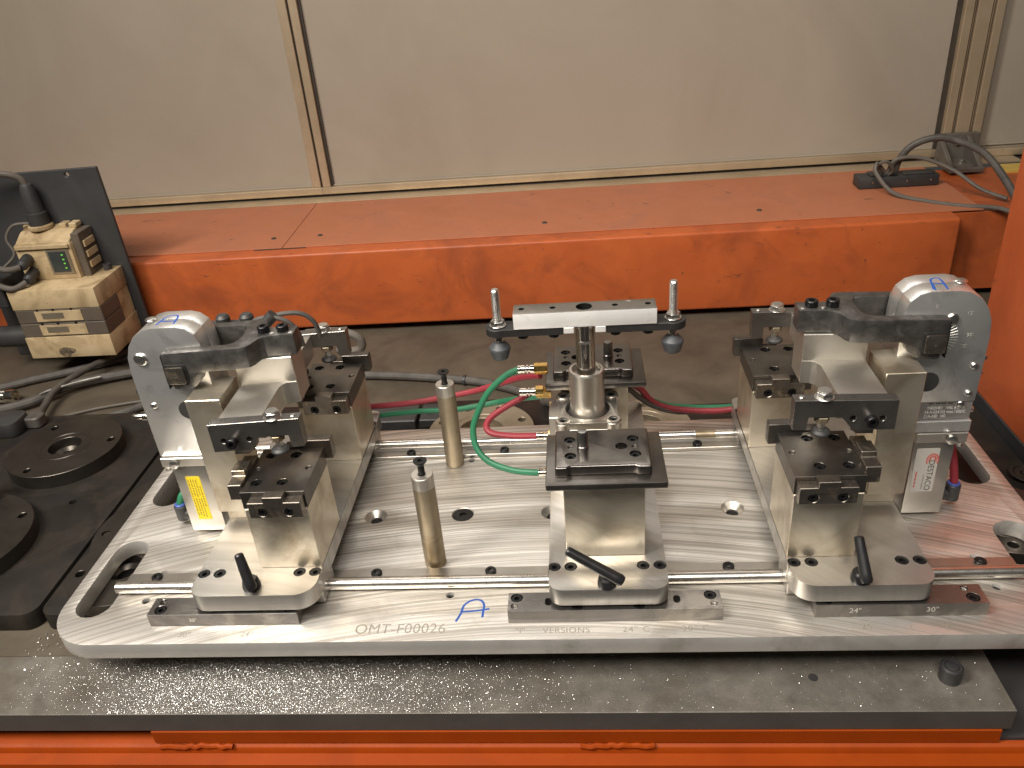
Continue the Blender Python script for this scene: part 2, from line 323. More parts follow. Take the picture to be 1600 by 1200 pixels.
# shared fastener meshes ------------------------------------------------
CACHE = {}
def hexr(a, th): return a / math.cos((th % (math.pi / 3)) - math.pi / 6)
def socket_mesh(r, h):
    key = ('s', r, h)
    if key not in CACHE:
        n = 24; a = r * 0.46; mb = MB(); V = []; F = []
        rings = [[(r, -0.2)], [(r, h - 0.10 * r)], [(r * 0.92, h)]]
        for (rr, z) in ((r, -0.2), (r, h - 0.12 * r), (r * 0.90, h)):
            V += [(rr * math.cos(2 * math.pi * i / n), rr * math.sin(2 * math.pi * i / n), z) for i in range(n)]
        for z in (h, h - r * 0.62):
            for i in range(n):
                th = 2 * math.pi * i / n; q = hexr(a, th); V.append((q * math.cos(th), q * math.sin(th), z))
        for j in range(4):
            for i in range(n):
                i2 = (i + 1) % n; F.append((j * n + i, j * n + i2, (j + 1) * n + i2, (j + 1) * n + i))
        F.append(tuple(4 * n + i for i in range(n)))
        mb.add(V, F); CACHE[key] = mb.mesh('screw', 0, ang=28); CACHE[key].materials.append(M['black'])
    return CACHE[key]
ROT = {'z': (0, 0, 0), '-y': (math.pi / 2, 0, 0), 'x': (0, math.pi / 2, 0), '-x': (0, -math.pi / 2, 0), '-z': (math.pi, 0, 0)}
def screw(loc, parent, r=5.0, h=4.0, d='z', spin=None):
    rx = ROT[d]; o = ob('screw', socket_mesh(r, h), None, parent, loc, rx)
    if d == 'z': o.rotation_euler = (0, 0, random.uniform(0, 1.0))
    return o
def hexhead_mesh(r, h, m_='zinc'):
    key = ('h', r, h)
    if key not in CACHE:
        mb = MB(); mb.prism([(r * math.cos(math.radians(60 * i + 12)), r * math.sin(math.radians(60 * i + 12))) for i in range(6)], 0, h * 0.82)
        mb.lathe([(r * 0.84, h * 0.8), (r * 0.80, h)], n=18); mb.lathe([(r * 1.16, -1.0), (r * 1.16, 0.15)], n=20)
        CACHE[key] = mb.mesh('hex_bolt', 0.35); CACHE[key].materials.append(M[m_])
    return CACHE[key]
def text(body, size, loc, rot, mat, parent, name='lettering', extr=0.06, sx=1.0, align='CENTER', space=1.0, spin=0.0):
    c = bpy.data.curves.new(name, 'FONT'); c.body = body; c.size = size * S; c.extrude = extr * S; c.align_x = align; c.align_y = 'CENTER'; c.space_character = space
    t = bpy.data.objects.new('tmp', c); COL.objects.link(t); bpy.context.view_layer.update()
    me = bpy.data.meshes.new_from_object(t.evaluated_get(bpy.context.evaluated_depsgraph_get())); bpy.data.objects.remove(t)
    me.transform(Matrix.Diagonal((sx, 1, 1, 1))); me.materials.clear(); me.materials.append(M[mat])
    mw = Matrix.Translation(Vector(loc) * S) @ rot.to_4x4() @ Matrix.Rotation(spin, 4, 'Z')
    me.transform(mw); o = bpy.data.objects.new(name, me); return link(o, parent)
FLAT = Matrix.Identity(3)
FRONT = Matrix.Rotation(math.pi / 2, 3, 'X')                    # lettering on a face that looks to -y
def stroke(pts, r, mat, parent, name='marker_letter', plane='z', flat=0.25, lvl=0.0):
    mb = MB()
    for p in pts: mb.tube(p, r, 6, 5)
    if plane == 'z': mb.xf(lambda x, y, z: (x, y, lvl + (z - lvl) * flat))
    return part(name, mb, mat, parent, 0)

# ==================================================================== SETTING
tb = MB().box(-1500, 405, 20, 152, -75, -61).box(-1500, 950, 152, 1150, -75, -61)
structure('table_surface', tb, 'table', 'stained brown steel table top behind the fixture')
bn = MB().box(-1500, 405.6, -54, 19, -84, -60)
bl = structure('bench_ledge', bn, 'bench', 'grey steel ledge along the front of the table', 0.6)
M['bench_side'] = surf('bench_edge_steel', (0.075, 0.071, 0.064), (0.10, 0.095, 0.086), 0.3, (0.42, 0.56), 18, bumps=0.08)
bl.data.materials.append(M['bench_side'])
for f_ in bl.data.polygons:
    if abs(f_.normal.z) < 0.3: f_.material_index = 1
lw = MB().box(396, 900, -52, 130, -150, -98); structure('lower_floor_plate', lw, 'greyplate', 'dark grey plate below the end of the bench ledge')
lr = MB().box(407, 900, 131, 150, -98, -61.5); structure('lower_rear_rail', lr, 'orange', 'dark orange rail behind the end of the bench ledge')

# orange rail under the front ledge
t = thing('orange_front_rail', 'orange painted square rail with weld beads under the front ledge', 'rail', (0, -60, -200))
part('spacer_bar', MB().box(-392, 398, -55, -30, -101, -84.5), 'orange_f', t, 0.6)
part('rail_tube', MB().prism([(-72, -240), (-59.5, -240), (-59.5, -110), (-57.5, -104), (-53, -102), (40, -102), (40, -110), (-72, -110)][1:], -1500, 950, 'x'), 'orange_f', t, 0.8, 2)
for (x0, x1) in ((-386, -312), (24, 92)):
    mb = MB(); pth = [(x0 + (x1 - x0) * i / 14, -57.4 + random.uniform(-.9, .9), -102.0 + random.uniform(-1.0, 1.2)) for i in range(15)]
    mb.tube(pth, 2.7, 8, 4); part('weld_bead', mb, 'orange_f', t, 0)

# rear orange beam
t = thing('orange_rear_beam', 'long orange box beam with dusty top across the back', 'beam', (0, 900, -45))
def zt(x): return 96.0
def beam_block(x0, x1, y0, y1, z0, top):
    return MB().add([(x0, y0, z0), (x1, y0, z0), (x1, y1, z0), (x0, y1, z0), (x0, y0, top(x0)), (x1, y0, top(x1)), (x1, y1, top(x1)), (x0, y1, top(x0))],
                    [(0, 3, 2, 1), (4, 5, 6, 7), (0, 1, 5, 4), (1, 2, 6, 5), (2, 3, 7, 6), (3, 0, 4, 7)])
part('beam_tube', beam_block(-1500, 668, 776, 1080, -47, zt), 'orange', t, 5, 4)
part('end_plate', beam_block(668.5, 900, 812, 1066, -47, lambda x: zt(x) - 3), 'orange', t, 0.8)
part('weld_bead', MB().tube([(669 + random.uniform(-1.5, 1.5), 797, -40 + 14 * i) for i in range(10)], 4.0, 8, 4), 'orange', t, 0)
mb = MB(); 
def slab(x0a, x0b, x1a, x1b, y0, y1, h0, h1):
    return MB().add([(x0a, y0, zt(x0a) + h0), (x1a, y0, zt(x1a) + h0), (x1b, y1, zt(x1b) + h0), (x0b, y1, zt(x0b) + h0),
                     (x0a, y0, zt(x0a) + h1), (x1a, y0, zt(x1a) + h1), (x1b, y1, zt(x1b) + h1), (x0b, y1, zt(x0b) + h1)],
                    [(0, 3, 2, 1), (4, 5, 6, 7), (0, 1, 5, 4), (1, 2, 6, 5), (2, 3, 7, 6), (3, 0, 4, 7)])
part('top_sheet', slab(-1500, -1500, -488.3, -496.3, 810, 1075.5, 0.15, 2.2), 'orange_top', t, 0.3)
part('top_sheet', slab(-487.2, -495.2, 716, 716, 810, 1075.5, 0.15, 2.2), 'orange_top', t, 0.3)
part('seam_shim', slab(-540, -540, -445, -445, 806.4, 809.7, 0.2, 1.0), 'gap', t, 0)
for px in (-520, -433, -18, 361, -880): part('rivet', MB().lathe([(5, 0), (4.2, 1.6), (0.5, 2.4)], (px, 865 + random.uniform(-3, 3), zt(px) + 2.1), n=14), 'gap', t, 0)
part('back_lip', slab(-1500, -1500, 900, 900, 1076, 1116, 0.4, 3.6), 'profile', t, 0.4)

# wall of framed panels
t = thing('enclosure_wall', 'tan panelled wall in aluminium profile frames behind the beam', 'wall', (0, 1130, 90))
for x0, x1 in ((-1700, -511), (-473, 748), (826, 1500)):
    part('panel', MB().box(x0 - 6, x1 + 6, 1130, 1136, 90, 1300), 'panel', t, 0)
    part('bottom_frame', MB().box(x0 - 19, x1 + 19, 1115, 1129, 104.5 if x0 < 800 else 100, 119 if x0 < 800 else 114), 'profile', t, 1.0, 2)
    part('gasket', MB().box(x0, x1, 1126, 1129.6, 119.1, 122), 'panel', t, 0.4)
part('shadow_gap', MB().box(-1700, 1500, 1121, 1129.5, 84, 104.2), 'gap', t, 0)
for x0, x1 in ((-512, -494), (-489.5, -473)): part('post_profile', MB().box(x0, x1, 1117, 1129.5, 119.3, 1300), 'profile', t, 0.8)
part('post_groove', MB().box(-493.7, -489.8, 1123, 1129.5, 119.3, 1300), 'gap', t, 0)
part('post_gasket', MB().box(-472.8, -468, 1124, 1129.7, 119.3, 1300), 'gap', t, 0)
for x0, x1 in ((757, 772.5), (779.5, 804.5), (812, 827)): part('post_profile', MB().box(x0, x1, 1109, 1129.5, 140, 1300), 'profile', t, 0.8)
for x0, x1 in ((772.8, 779.2), (804.8, 811.7)):
    part('post_groove', MB().box(x0, x1, 1119, 1129.5, 140, 1300), 'gap', t, 0); part('groove_lip', MB().box(x0 + 2.4, x1 - 2.4, 1113, 1118.8, 140, 1300), 'profile', t, 0.3)
part('post_gasket', MB().box(749, 756.8, 1122, 1129.7, 119.3, 1300), 'gap', t, 0)

# right side wall of the frame
t = thing('orange_side_wall', 'tall orange steel wall closing the right side', 'wall', (640, 100, -60))
part('side_sheet', MB().box(563, 640, 150, 443, -19.8, 900), 'orange_lit', t, 1.5, 2)
part('edge_strip', MB().box(562.4, 640, -250, 443.5, -60.5, -20.2), 'blackstrip', t, 1.0)

# foot bracket of the right post
t = thing('post_bracket', 'grey cast angle bracket at the foot of the right wall post', 'bracket', (778, 1060, 98))
part('back_plate', MB().prism([(746, 97), (824, 97), (821, 153), (749, 153)], 1096, 1108, 'y', holes=[circle(785, 136, 5, 12)]), 'flange', t, 1.2)
part('foot', MB().box(742, 804, 1018, 1096, 98.5, 107), 'flange', t, 1.2)
for x in (744, 796): part('gusset', MB().prism([(1022, 107), (1096, 107), (1096, 150)], x, x + 8, 'x'), 'flange', t, 1.0)
ob('bolt', hexhead_mesh(7, 6), None, t, (778, 1058, 108)); ob('bolt', hexhead_mesh(7, 6), None, t, (780, 1096, 138), ROT['-y'])
for x in (754, 790): part('screw_hole', MB().lathe([(4, 0), (3.4, 1)], (x, 1030, 106.8), n=12), 'gap', t, 0)

# socket strip and its cables on the beam
t = thing('socket_strip', 'black socket strip lying on the rear beam by the bracket', 'socket strip', (630, 965, 102))
part('housing', MB().box(556, 697, 952, 990, 99, 119), 'darkpl', t, 2.0, 2)
part('lid', MB().box(577, 625, 957, 984, 119.2, 123), 'darkpl', t, 1.2)
part('lid', MB().box(636, 690, 957, 984, 119.2, 121), 'darkpl', t, 1.2)
for x in (580, 640, 682): part('screw', MB().lathe([(1.8, 0), (1.5, 0.8)], (x, 951.9, 110), (0, -1, 0), 10), 'zinc', t, 0)
o = part('power_cable', MB().tube([(622, 968, 122), (626, 966, 146), (645, 962, 172), (680, 955, 184), (716, 942, 178), (744, 902, 164), (764, 850, 128), (775, 800, 90)], 6.2, 12), 'cable', None, 0)
tag(o, 'thick black cable arching from the socket strip past the bracket', 'cable')
o = part('thin_cable', MB().tube([(604, 962, 123), (588, 956, 140), (580, 946, 146), (578, 936, 132), (600, 900, 105), (645, 858, 100), (690, 828, 99), (742, 800, 99), (780, 760, 80)], 3.8, 10), 'cable2', None, 0)
tag(o, 'thin brown cable sagging over the front edge of the rear beam', 'cable')
o = part('thin_cable', MB().tube([(606, 960, 124), (615, 952, 150), (656, 946, 152), (704, 922, 134), (738, 882, 110), (770, 850, 100)], 3.4, 10), 'cable2', None, 0)
tag(o, 'thin brown cable crossing in front of the post bracket', 'cable')
o = part('thin_cable', MB().tube([(592, 962, 121), (584, 950, 142), (596, 944, 150), (612, 950, 132), (608, 960, 121)], 3.0, 8), 'cable2', None, 0)
tag(o, 'small brown cable loop on top of the socket strip', 'cable')
tag(part('guide_block', MB().box(838, 890, 1020, 1062, 60, 99), 'yellowpaint', None, 1), 'yellow painted block beside the rear beam end', 'block')

# pallets with locating discs
def disc(parent, cx, cy, r, z0, z1, mat='disc', bore=22, holes=6, ph=0.3):
    hs = [circle(cx + (r - 13) * math.cos(ph + 2 * math.pi * i / holes), cy + (r - 13) * math.sin(ph + 2 * math.pi * i / holes), 5.5, 12) for i in range(holes)] + [circle(cx, cy, bore, 28)]
    d = part('locating_disc', MB().prism(circle(cx, cy, r, 56), z0, z1, 'z', holes=hs), mat, parent, 0.8)
    part('groove_ring', MB().lathe([(bore + 9, 0), (bore + 9.6, 0.8), (bore + 13.4, 0.8), (bore + 14, 0)], (cx, cy, z1 - 0.1), n=40, cap=False), mat, d, 0)
    part('bushing', MB().lathe([(bore * 0.55, 0), (bore - 0.5, 0), (bore - 0.5, 7), (bore * 0.8, 7.2), (bore * 0.55, 3)], (cx, cy, z0 + 0.1), n=28, cap=False), mat, d, 0)
    return d
def pallet(name, label, x0, x1, y0, y1, discs, holes=()):
    t = thing(name, label, 'pallet', ((x0 + x1) / 2, (y0 + y1) / 2, -60), 'pallets side by side on the table')
    part('plate', MB().prism(rrect(x0, x1, y0, y1, 16), -60.8, -38, 'z', holes=[circle(a, b_, r, 14) for a, b_, r in holes]), 'pallet', t, 1.2, 2)
    for d in discs: disc(t, *d)
    return t
pallet('steel_pallet', 'dark steel pallet with two thick discs at the left edge', -1000, -562, 56, 478,
       [(-690, 362, 76, -38, -18.8, 'disc', 22, 3, 0.2), (-722, 160, 92, -38, -18.8, 'disc', 26, 6, 0.62)], holes=[(-626, 256, 5), (-600, 440, 5)])
pallet('steel_pallet', 'dark steel pallet under the left half of the fixture plate', -557, -6, 56, 478,
       [(-466, 195, 92, -38, -35, 'disc', 30, 8, 0.1), (-478, 108, 60, -34.8, -19.2, 'disc', 20, 6, 0.2), (-100, 366, 72, -38, -19.2, 'ring', 30, 8, 0.4)])
pallet('steel_pallet', 'dark steel pallet under the right half of the fixture plate', 0, 561.5, 56, 444,
       [(118, 366, 62, -38, -19.2, 'ring', 24, 8, 0.7), (480, 160, 60, -38, -19.2), (548, 250, 12, -38, -30, 'pallet', 4, 1)])
t = thing('valve_block', 'black valve block lying on the rear of the pallet beneath the hoses', 'valve', (-215, 430, -38))
part('body', MB().box(-268, -196, 400, 452, -37.8, -22), 'darkpl', t, 1.5); part('end_cap', MB().box(-192, -160, 404, 448, -37.8, -24), 'darkpl', t, 1.5)
screw((-178, 426, -24), t, 6, 3)

# ==================================================================== FIXTURE PLATE
fx = thing('fixture_plate', 'milled aluminium fixture plate with four slots carrying rails', 'fixture plate', (0, 160, -18))
CS = [(-199.5, 162, 12.5), (-100.3, 162, 12.5), (0, 162, 12.5), (196, 161, 12.5)]
small = [(-99, 36, 4.2), (-101, 267, 4.2), (-412, 35, 4.2), (415, 35, 4.2), (-411, 75.5, 4.2), (412, 75.5, 4.2), (-300, 160, 4.2)]
slots = [stadium(sx * 464.6, y0, y0 + 116, 18.8) for sx in (-1, 1) for y0 in (13, 191.5)]
holes = slots + [circle(a, b_, r, 28) for a, b_, r in CS] + [circle(a, b_, r, 14) for a, b_, r in small]
pl = part('plate', MB().prism(rrect(-497, 497, -22.4, 342, 52, 12), -18.4, 0, 'z', holes=holes), 'plate', fx, 0.7, 2)
pl.data.materials.append(M['plate_side'])
for f_ in pl.data.polygons:
    if abs(f_.normal.z) < 0.5: f_.material_index = 1
for i, (a, b_, r) in enumerate(CS):
    part('countersink', MB().lathe([(r - 0.02, -0.55), (6.6, -6.8), (6.4, -14)], (a, b_, 0), n=28, cap=False), 'postend', pl, 0)
    part('hole_bottom', MB().lathe([(6.5, -9.0), (6.4, -8.6)], (a, b_, 0), n=16), 'socket', pl, 0)
    if i == 1:
        mb = MB(); mb.lathe([(6.4, -6.5), (11.6, -1.0), (11.2, -0.6), (4.0, -0.6), (3.8, -3)], (a, b_, 0), n=28); part('countersunk_screw', mb, 'black', pl, 0)
for a, b_, r in small: part('set_screw', MB().lathe([(r, -4.5), (r - .2, -3.6), (1.8, -3.6), (1.6, -5)], (a, b_, 0), n=12), 'black', pl, 0)
# rails
for (yf0, yf1, ys, sgn) in ((53, 70, 46.5, 1), (272, 289, 295.5, -1)):
    prof = [(yf0, 0.25), (yf1, 0.25), (yf1, 5), ((yf0 + yf1) / 2 - sgn * 3.6, 5), ((yf0 + yf1) / 2 - sgn * 5.5, 8.2), (yf0 if sgn > 0 else yf1, 8.2)] if sgn > 0 else \
           [(yf0, 0.25), (yf1, 0.25), (yf1, 8.2), ((yf0 + yf1) / 2 + 5.5, 8.2), ((yf0 + yf1) / 2 + 3.6, 5), (yf0, 5)]
    rl = part('rail_support', MB().prism(prof, -443, 443, 'x'), 'railsup', fx, 0.4)
    part('shaft', MB().lathe([(5.2, 0), (6.1, 1.0), (6.1, 891), (5.2, 892)], (-446, ys, 8.0), (1, 0, 0), 24), 'shaft', rl, 0)
    for x in (-411, -294, -177.5, -60.5, 57, 174.5, 292, 411): screw((x, 63.2 if sgn > 0 else 279.6, 5.0), rl, 5.6, 2.6)
part('worn_band', MB().lathe([(6.25, 0), (6.25, 24)], (214 - 40, 295.5, 8.0), (1, 0, 0), 20), 'bronze', fx, 0)
# stop bars under the carriages
def stop_bar(x0, x1, y0, y1, scr, dow, ov, extra=()):
    hl = [circle(a, b_, 5.8, 20) for a, b_ in scr] + [circle(a, b_, 3.4, 14) for a, b_ in dow] + [stadium(a, b_ - 5, b_ + 5, 3.2, 6) for a, b_ in ov]
    bar = part('stop_bar', MB().prism(rrect(x0, x1, y0, y1, 0.0), 0.2, 14.9, 'z', holes=hl), 'bar', fx, 0.5)
    for a, b_ in scr: screw((a, b_, 10.2), bar, 5.2, 4.0)
    for a, b_ in list(dow): part('dowel', MB().lathe([(3.3, 0), (3.3, 9), (2.6, 9.6)], (a, b_, 0.5), n=14), 'zinc', bar, 0)
    return bar
stop_bar(-391, -241, 0, 23.6, [(-379.5, 7.2), (-250, 7)], [(-381, 18)], [(-339, 12)])
stop_bar(241, 391, 0, 23.6, [(379.5, 7.2), (252, 7)], [(376, 18.4)], [(336, 12)])
stop_bar(-39, 158.5, -1.7, 22.0, [(-31, 15.5), (149, 15.5), (26, 4.6), (83, 4.6)], [(-33, 5), (151, 5)], [(-1, 10), (118, 11)])
# lettering and marker on the plate
text('OMT-F00026', 17.2, (-141.5, -7.6, 0.02), FLAT, 'engrave', pl, 'engraved_code', sx=0.88, space=1.06, spin=-0.004)
text('"I"', 9.5, (-27.5, -12.2, 0.02), FLAT, 'engrave', pl, 'engraved_mark')
text('VERSIONS', 9.5, (15, -11.8, 0.02), FLAT, 'engrave', pl, 'engraved_word', sx=0.95, space=1.1)
text('24" C', 9.5, (79, -11.6, 0.02), FLAT, 'engrave', pl, 'engraved_size', space=1.15)
text('30" C', 9.5, (133, -11.2, 0.02), FLAT, 'engrave', pl, 'engraved_size', space=1.15)
text('24"', 9.5, (285, -11.4, 0.02), FLAT, 'engrave', pl, 'engraved_size'); text('30"', 9.5, (352, -11, 0.02), FLAT, 'engrave', pl, 'engraved_size'); text('L', 8, (322, -14, 0.02), FLAT, 'engrave', pl, 'engraved_mark')
text('30"', 8.5, (-352, -11.5, 0.02), FLAT, 'engrave', pl, 'engraved_size'); text('24"', 8.5, (-290, -11.5, 0.02), FLAT, 'engrave', pl, 'engraved_size')
text('24"', 8, (276, -0.05, 7.6), FRONT, 'engrave_l', fx, 'engraved_size'); text('30"', 8, (343, -0.05, 7.6), FRONT, 'engrave_l', fx, 'engraved_size')
text('30"', 6, (-346, -0.05, 7.6), FRONT, 'engrave_l', fx, 'engraved_size')
stroke([[(-89.5, 1.0, 0), (-85.5, 12, 0), (-84, 21, 0), (-79, 27, 0), (-72.5, 29.5, 0), (-67, 27.5, 0), (-64.2, 22, 0), (-64.3, 14, 0), (-64.6, 6, 0)],
        [(-85.4, 13.4, 0), (-72, 14.6, 0), (-58.5, 17, 0)]], 1.15, 'blue', pl)

# standoff posts
for (x, y, where) in ((-120, 84, 'standing near the front rail'), (-120.6, 262, 'standing in front of the rear rail')):
    t = thing('standoff_post', 'bronze standoff post with black top screw, ' + where, 'post', (x, y, 0), 'standoff posts')
    p = part('post', MB().lathe([(10.6, 0.1), (11, 0.8), (11, 99)], (x, y, 0), n=28, cap=False), 'bronze', t, 0)
    part('bare_end', MB().lathe([(11.02, 99), (11.02, 112), (10.4, 112.8), (4.2, 112.8), (4.0, 108)], (x, y, 0), n=28), 'postend', t, 0)
    mb = MB(); mb.lathe([(3.3, 0), (3.3, 15.0), (6.8, 20.0), (6.8, 20.8), (2.6, 20.8), (2.4, 18.5)], (x + 0.2, y, 108), n=20)
    part('countersunk_screw', mb, 'black', t, 0)

# ==================================================================== SIDE CARRIAGES
def side_carriage(s, label, tilt):
    t = thing('clamp_carriage', label, 'clamp carriage', (s * 283, 165, 3), 'sliding clamp carriages')
    def P(name, mb, mat, parent, bevel=0.5, seg=1, **k): return part(name, mb.xf(lambda x, y, z: (s * x, y, z)), mat, parent, bevel, seg, **k)
    ta = math.tan(math.radians(tilt))
    def T(mb): return mb.xf(lambda x, y, z: (x, y, z - (x - 268) * ta))
    def tz(x, z): return z - (x - 268) * ta
    def X(x, y, z): return (s * x, y, z)
    hb = [(227, 32.3), (242.6, 32.3), (323.2, 32.3), (339, 32.3), (227, 300), (242.6, 300), (323.2, 300), (339, 300)]
    base = P('base_plate', MB().prism(rrect(221.5, 345, 0.8, 332, (20, 16, 10, 10)), 18.6, 37.4, 'z', holes=[circle(a, b_, 6.1, 20) for a, b_ in hb]), 'base', t, 0.7, 2)
    for a, b_ in hb: screw(X(a, b_, 32.4), base, 5.5, 4.4)
    for y0 in (28, 278): P('bearing_block', MB().box(222.5, 344, y0, y0 + 36, 1.2, 18.4), 'base', t, 0.6)
    # two risers with their nests
    for k, dy in enumerate((0, 182)):
        P('riser', MB().box(221.8, 283, 39 + dy, 111 + dy, 37.5, 110), 'riser', t, 0.6)
        hs = [(271.8, 54.8), (246.7, 54.8), (246.5, 99.6), (271.6, 99.6)]; dw = [(278, 77.2), (227.7, 77.2)]
        nest = P('nest', MB().prism(rrect(221.4, 283.3, 39.4 + dy, 111 + dy, 0), 110.2, 129.2, 'z', holes=[circle(a, b_ + dy, 5.3, 18) for a, b_ in hs] + [circle(a, b_ + dy, 3.1, 14) for a, b_ in dw]), 'nest', t, 0.5)
        for a, b_ in hs: screw(X(a, b_ + dy, 123.5), nest, 4.8, 4.0)
        for a, b_ in dw: P('dowel', MB().lathe([(3.0, 0), (3.0, 8), (2.2, 8.8)], (a, b_ + dy, 118), n=14), 'zinc', nest, 0)
        fg = P('finger_block', MB().prism([(223, 107.5), (273.5, 107.5), (273.5, 125), (258, 125), (258, 131), (239, 131), (239, 125), (223, 125)], 28 + dy, 39.2 + dy, 'y',
               holes=[circle(235.7, 114, 4.6, 18), circle(260.8, 114, 4.6, 18)]), 'finger', t, 0.5)
        for a in (235.7, 260.8): screw(X(a, 32.5 + dy, 114), fg, 4.2, 3.9, '-y')
        P('finger_block', MB().prism([(46 + dy, 116), (96 + dy, 116), (96 + dy, 133), (79 + dy, 133), (79 + dy, 139), (61 + dy, 139), (61 + dy, 133), (46 + dy, 133)], 283.5, 297, 'x'), 'finger', t, 0.5)
        P('finger_block', MB().prism([(214, 116), (262, 116), (262, 131), (246, 131), (246, 138), (214, 138), (213.5, 124)], 111.2 + dy, 122 + dy, 'y'), 'nest', t, 0.5)
    # upright beside the clamp
    up = P('upright', MB().prism(rrect(313.5, 349, 109.5, 157.2, 0), 53, 189.6, 'z'), 'riser', t, 0.6)
    P('oval_hole', MB().prism(stadium(134, 160, 176, 4.5, 8), 313.2, 313.45, 'x'), 'socket', up, 0)
    P('upright_foot', MB().box(296, 345, 118, 157, 37.5, 53), 'riser', t, 0.6)
    # bridge between the clamp arm and the two rockers
    plan_f = [(264.5, 84), (308, 84), (308, 150), (249, 150), (249, 149.8), (258, 149.0), (262.5, 145), (264.5, 139)]
    br = P('bridge', T(MB().prism(plan_f, 160, 184, 'z')), 'alu_b', t, 0.6)
    P('bridge_block', T(MB().box(249, 309, 150.1, 182, 160, 212)), 'alu_b', t, 0.6)
    plan_r = [(264.5, 256.8), (264.5, 196), (262, 188), (256, 182.4), (249, 182.2), (308, 182.2), (308, 256.8)]
    P('bridge', T(MB().prism(plan_r, 160, 184, 'z')), 'alu_b', t, 0.6)
    for dy in (0, 185):
        yb = 72 + dy; prof = [(224, 155.5), (236, 155.5), (237.2, 168.5), (266, 168.5), (277, 155.5), (313, 155.5), (313, 186), (224, 186)]
        rk = P('rocker_bar', T(MB().prism(prof, yb, yb + 11.8, 'y', holes=[circle(275.5, 167.5, 2.9, 14), circle(301, 167.5, 2.9, 14)])), 'rocker', t, 0.5)
        P('hole_floor', T(MB().box(270, 306, yb + 8, yb + 8.4, 163, 172)), 'zinc', rk, 0)
        if dy == 0:
            zz = tz(288.5, 170); P('screw_body', MB().rod((288.5, yb, zz), (288.5, yb - 7.0, zz), 4.0, 16), 'rocker', rk, 0)
            screw(X(288.5, yb - 6.5, zz), rk, 5.4, 6.0, '-y')
        zb = tz(250, 186); ob('hex_bolt', hexhead_mesh(7.6, 6.6), None, rk, X(250.5, yb + 6, zb + 1.0))
        P('dowel', MB().lathe([(2.6, 0), (2.6, 1.0), (2.0, 1.6)], (231, yb + 6, tz(231, 185.6)), n=12), 'zinc', rk, 0)
        P('jam_nut', MB().prism([(250.5 + 7 * math.cos(math.radians(60 * i)), yb + 6 + 7 * math.sin(math.radians(60 * i))) for i in range(6)], 162.5, 168.0, 'z'), 'bronze', rk, 0.4)
        P('stem', MB().rod((250.5, yb + 6, 152), (250.5, yb + 6, 163), 3.6, 14), 'zinc', rk, 0)
        P('swivel_foot', MB().lathe([(8.2, 0), (8.9, 1.0), (8.6, 2.6), (6.4, 4.6), (3.6, 5.4)], (250.5, yb + 5.5, 149.5), n=28), 'darkpl', rk, 0)
        P('side_lug', T(MB().prism([(279, 148), (286, 143.5), (300, 143.5), (300, 160), (279, 160)], yb + 12.2, yb + 26, 'y')), 'rocker', t, 0.4)
    # cast clamp arm
    plan = [(243, 153), (267, 153), (273, 151.6), (277, 148), (279.2, 142), (281, 136), (284.5, 131.8), (291, 130), (371, 130), (371, 141), (308, 141), (301, 144), (298, 150), (297, 163),
            (298, 176), (301, 182), (308, 185), (371, 185), (371, 196), (291, 196), (284.5, 194.2), (281, 190), (279.2, 184), (277, 178), (273, 174.4), (267, 173), (243, 173)]
    mb = MB().prism(plan, 213.5, 236.5, 'z')
    for (y0, y1) in ((130.3, 140.8), (185.2, 195.8)):
        mb.prism([(329, 218), (330, 213), (334, 208), (336.5, 201), (343, 194.5), (349, 192.5), (362, 191), (366.5, 191.5), (371, 218)], y0, y1, 'y')
    mb.xf(lambda x, y, z: (x, y, z - max(0, x - 243) * 0.040 if z > 212 else z))
    arm = P('clamp_arm', mb, 'cast', t, 1.0, 2)
    for xx in (256, 275.5): screw(X(xx, 163, 235.4), arm, 6.0, 6.8)
    for xx in (247.5, 266): P('dowel', MB().lathe([(2.6, 0), (2.6, 1.0), (1.8, 1.3)], (xx, 158, 235.4), n=12), 'zinc', arm, 0)
    P('nut_recess', MB().prism(rrect(348.4, 371.6, 196.4, 219.6, 3, 4), 129.2, 129.9, 'y'), 'mattblack', arm, 0.2)
    pn = P('pivot_nut', MB().prism(rrect(350.6, 369.4, 198.6, 217.4, 2.4, 4), 126.6, 129.8, 'y'), 'finger', arm, 0.8, 2)
    P('centre_mark', MB().lathe([(1.5, 0), (0.7, 0.25)], (360, 126.6, 208), (0, -1, 0), 12), 'zinc', pn, 0)
    P('arm_end_shading', MB().prism([(141 - 10.6, 192.2), (141 - 0.4, 192.2), (141 - 0.4, 229.5), (141 - 10.6, 229.5)], 371.2, 371.9, 'x'), 'mattblack', arm, 0)  # black strip on the prong end, its shading put into the colour
    # clamp head
    zlow = 104 if s < 0 else 137.5
    right = [(413.5, zlow), (413.8, 150), (414, 205), (412.3, 222), (407.5, 235), (399.5, 245.5), (389, 252), (380, 254), (354, 254), (345, 251.5), (337.5, 245), (334, 236), (333, 222), (334, 160), (350, 150), (362, zlow)]
    full = [(414, 104)] + right[1:-1] + [(362, 104)]
    head = P('clamp_body', MB().prism(full, 162.9, 183, 'y'), 'cover', t, 0.8, 2)
    front = P('front_cover', MB().prism(right, 142, 162.5, 'y'), 'cover', t, 0.8, 2)
    P('plug', MB().lathe([(10.5, 0), (10.3, 0.5)], (366, 142.0, 160.5), (0, -1, 0), 28), 'darkpl', front, 0)
    def pan(loc, d, r, nm='cover_screw', par=front, h=2.2):
        o = P(nm, MB().lathe([(r, 0), (r, h * .35), (r * .8, h * .75), (r * .35, h)], loc, d, 18), 'zinc', par, 0); return o
    pan((387.5, 163, 254), (0, 0, 1), 6.0)
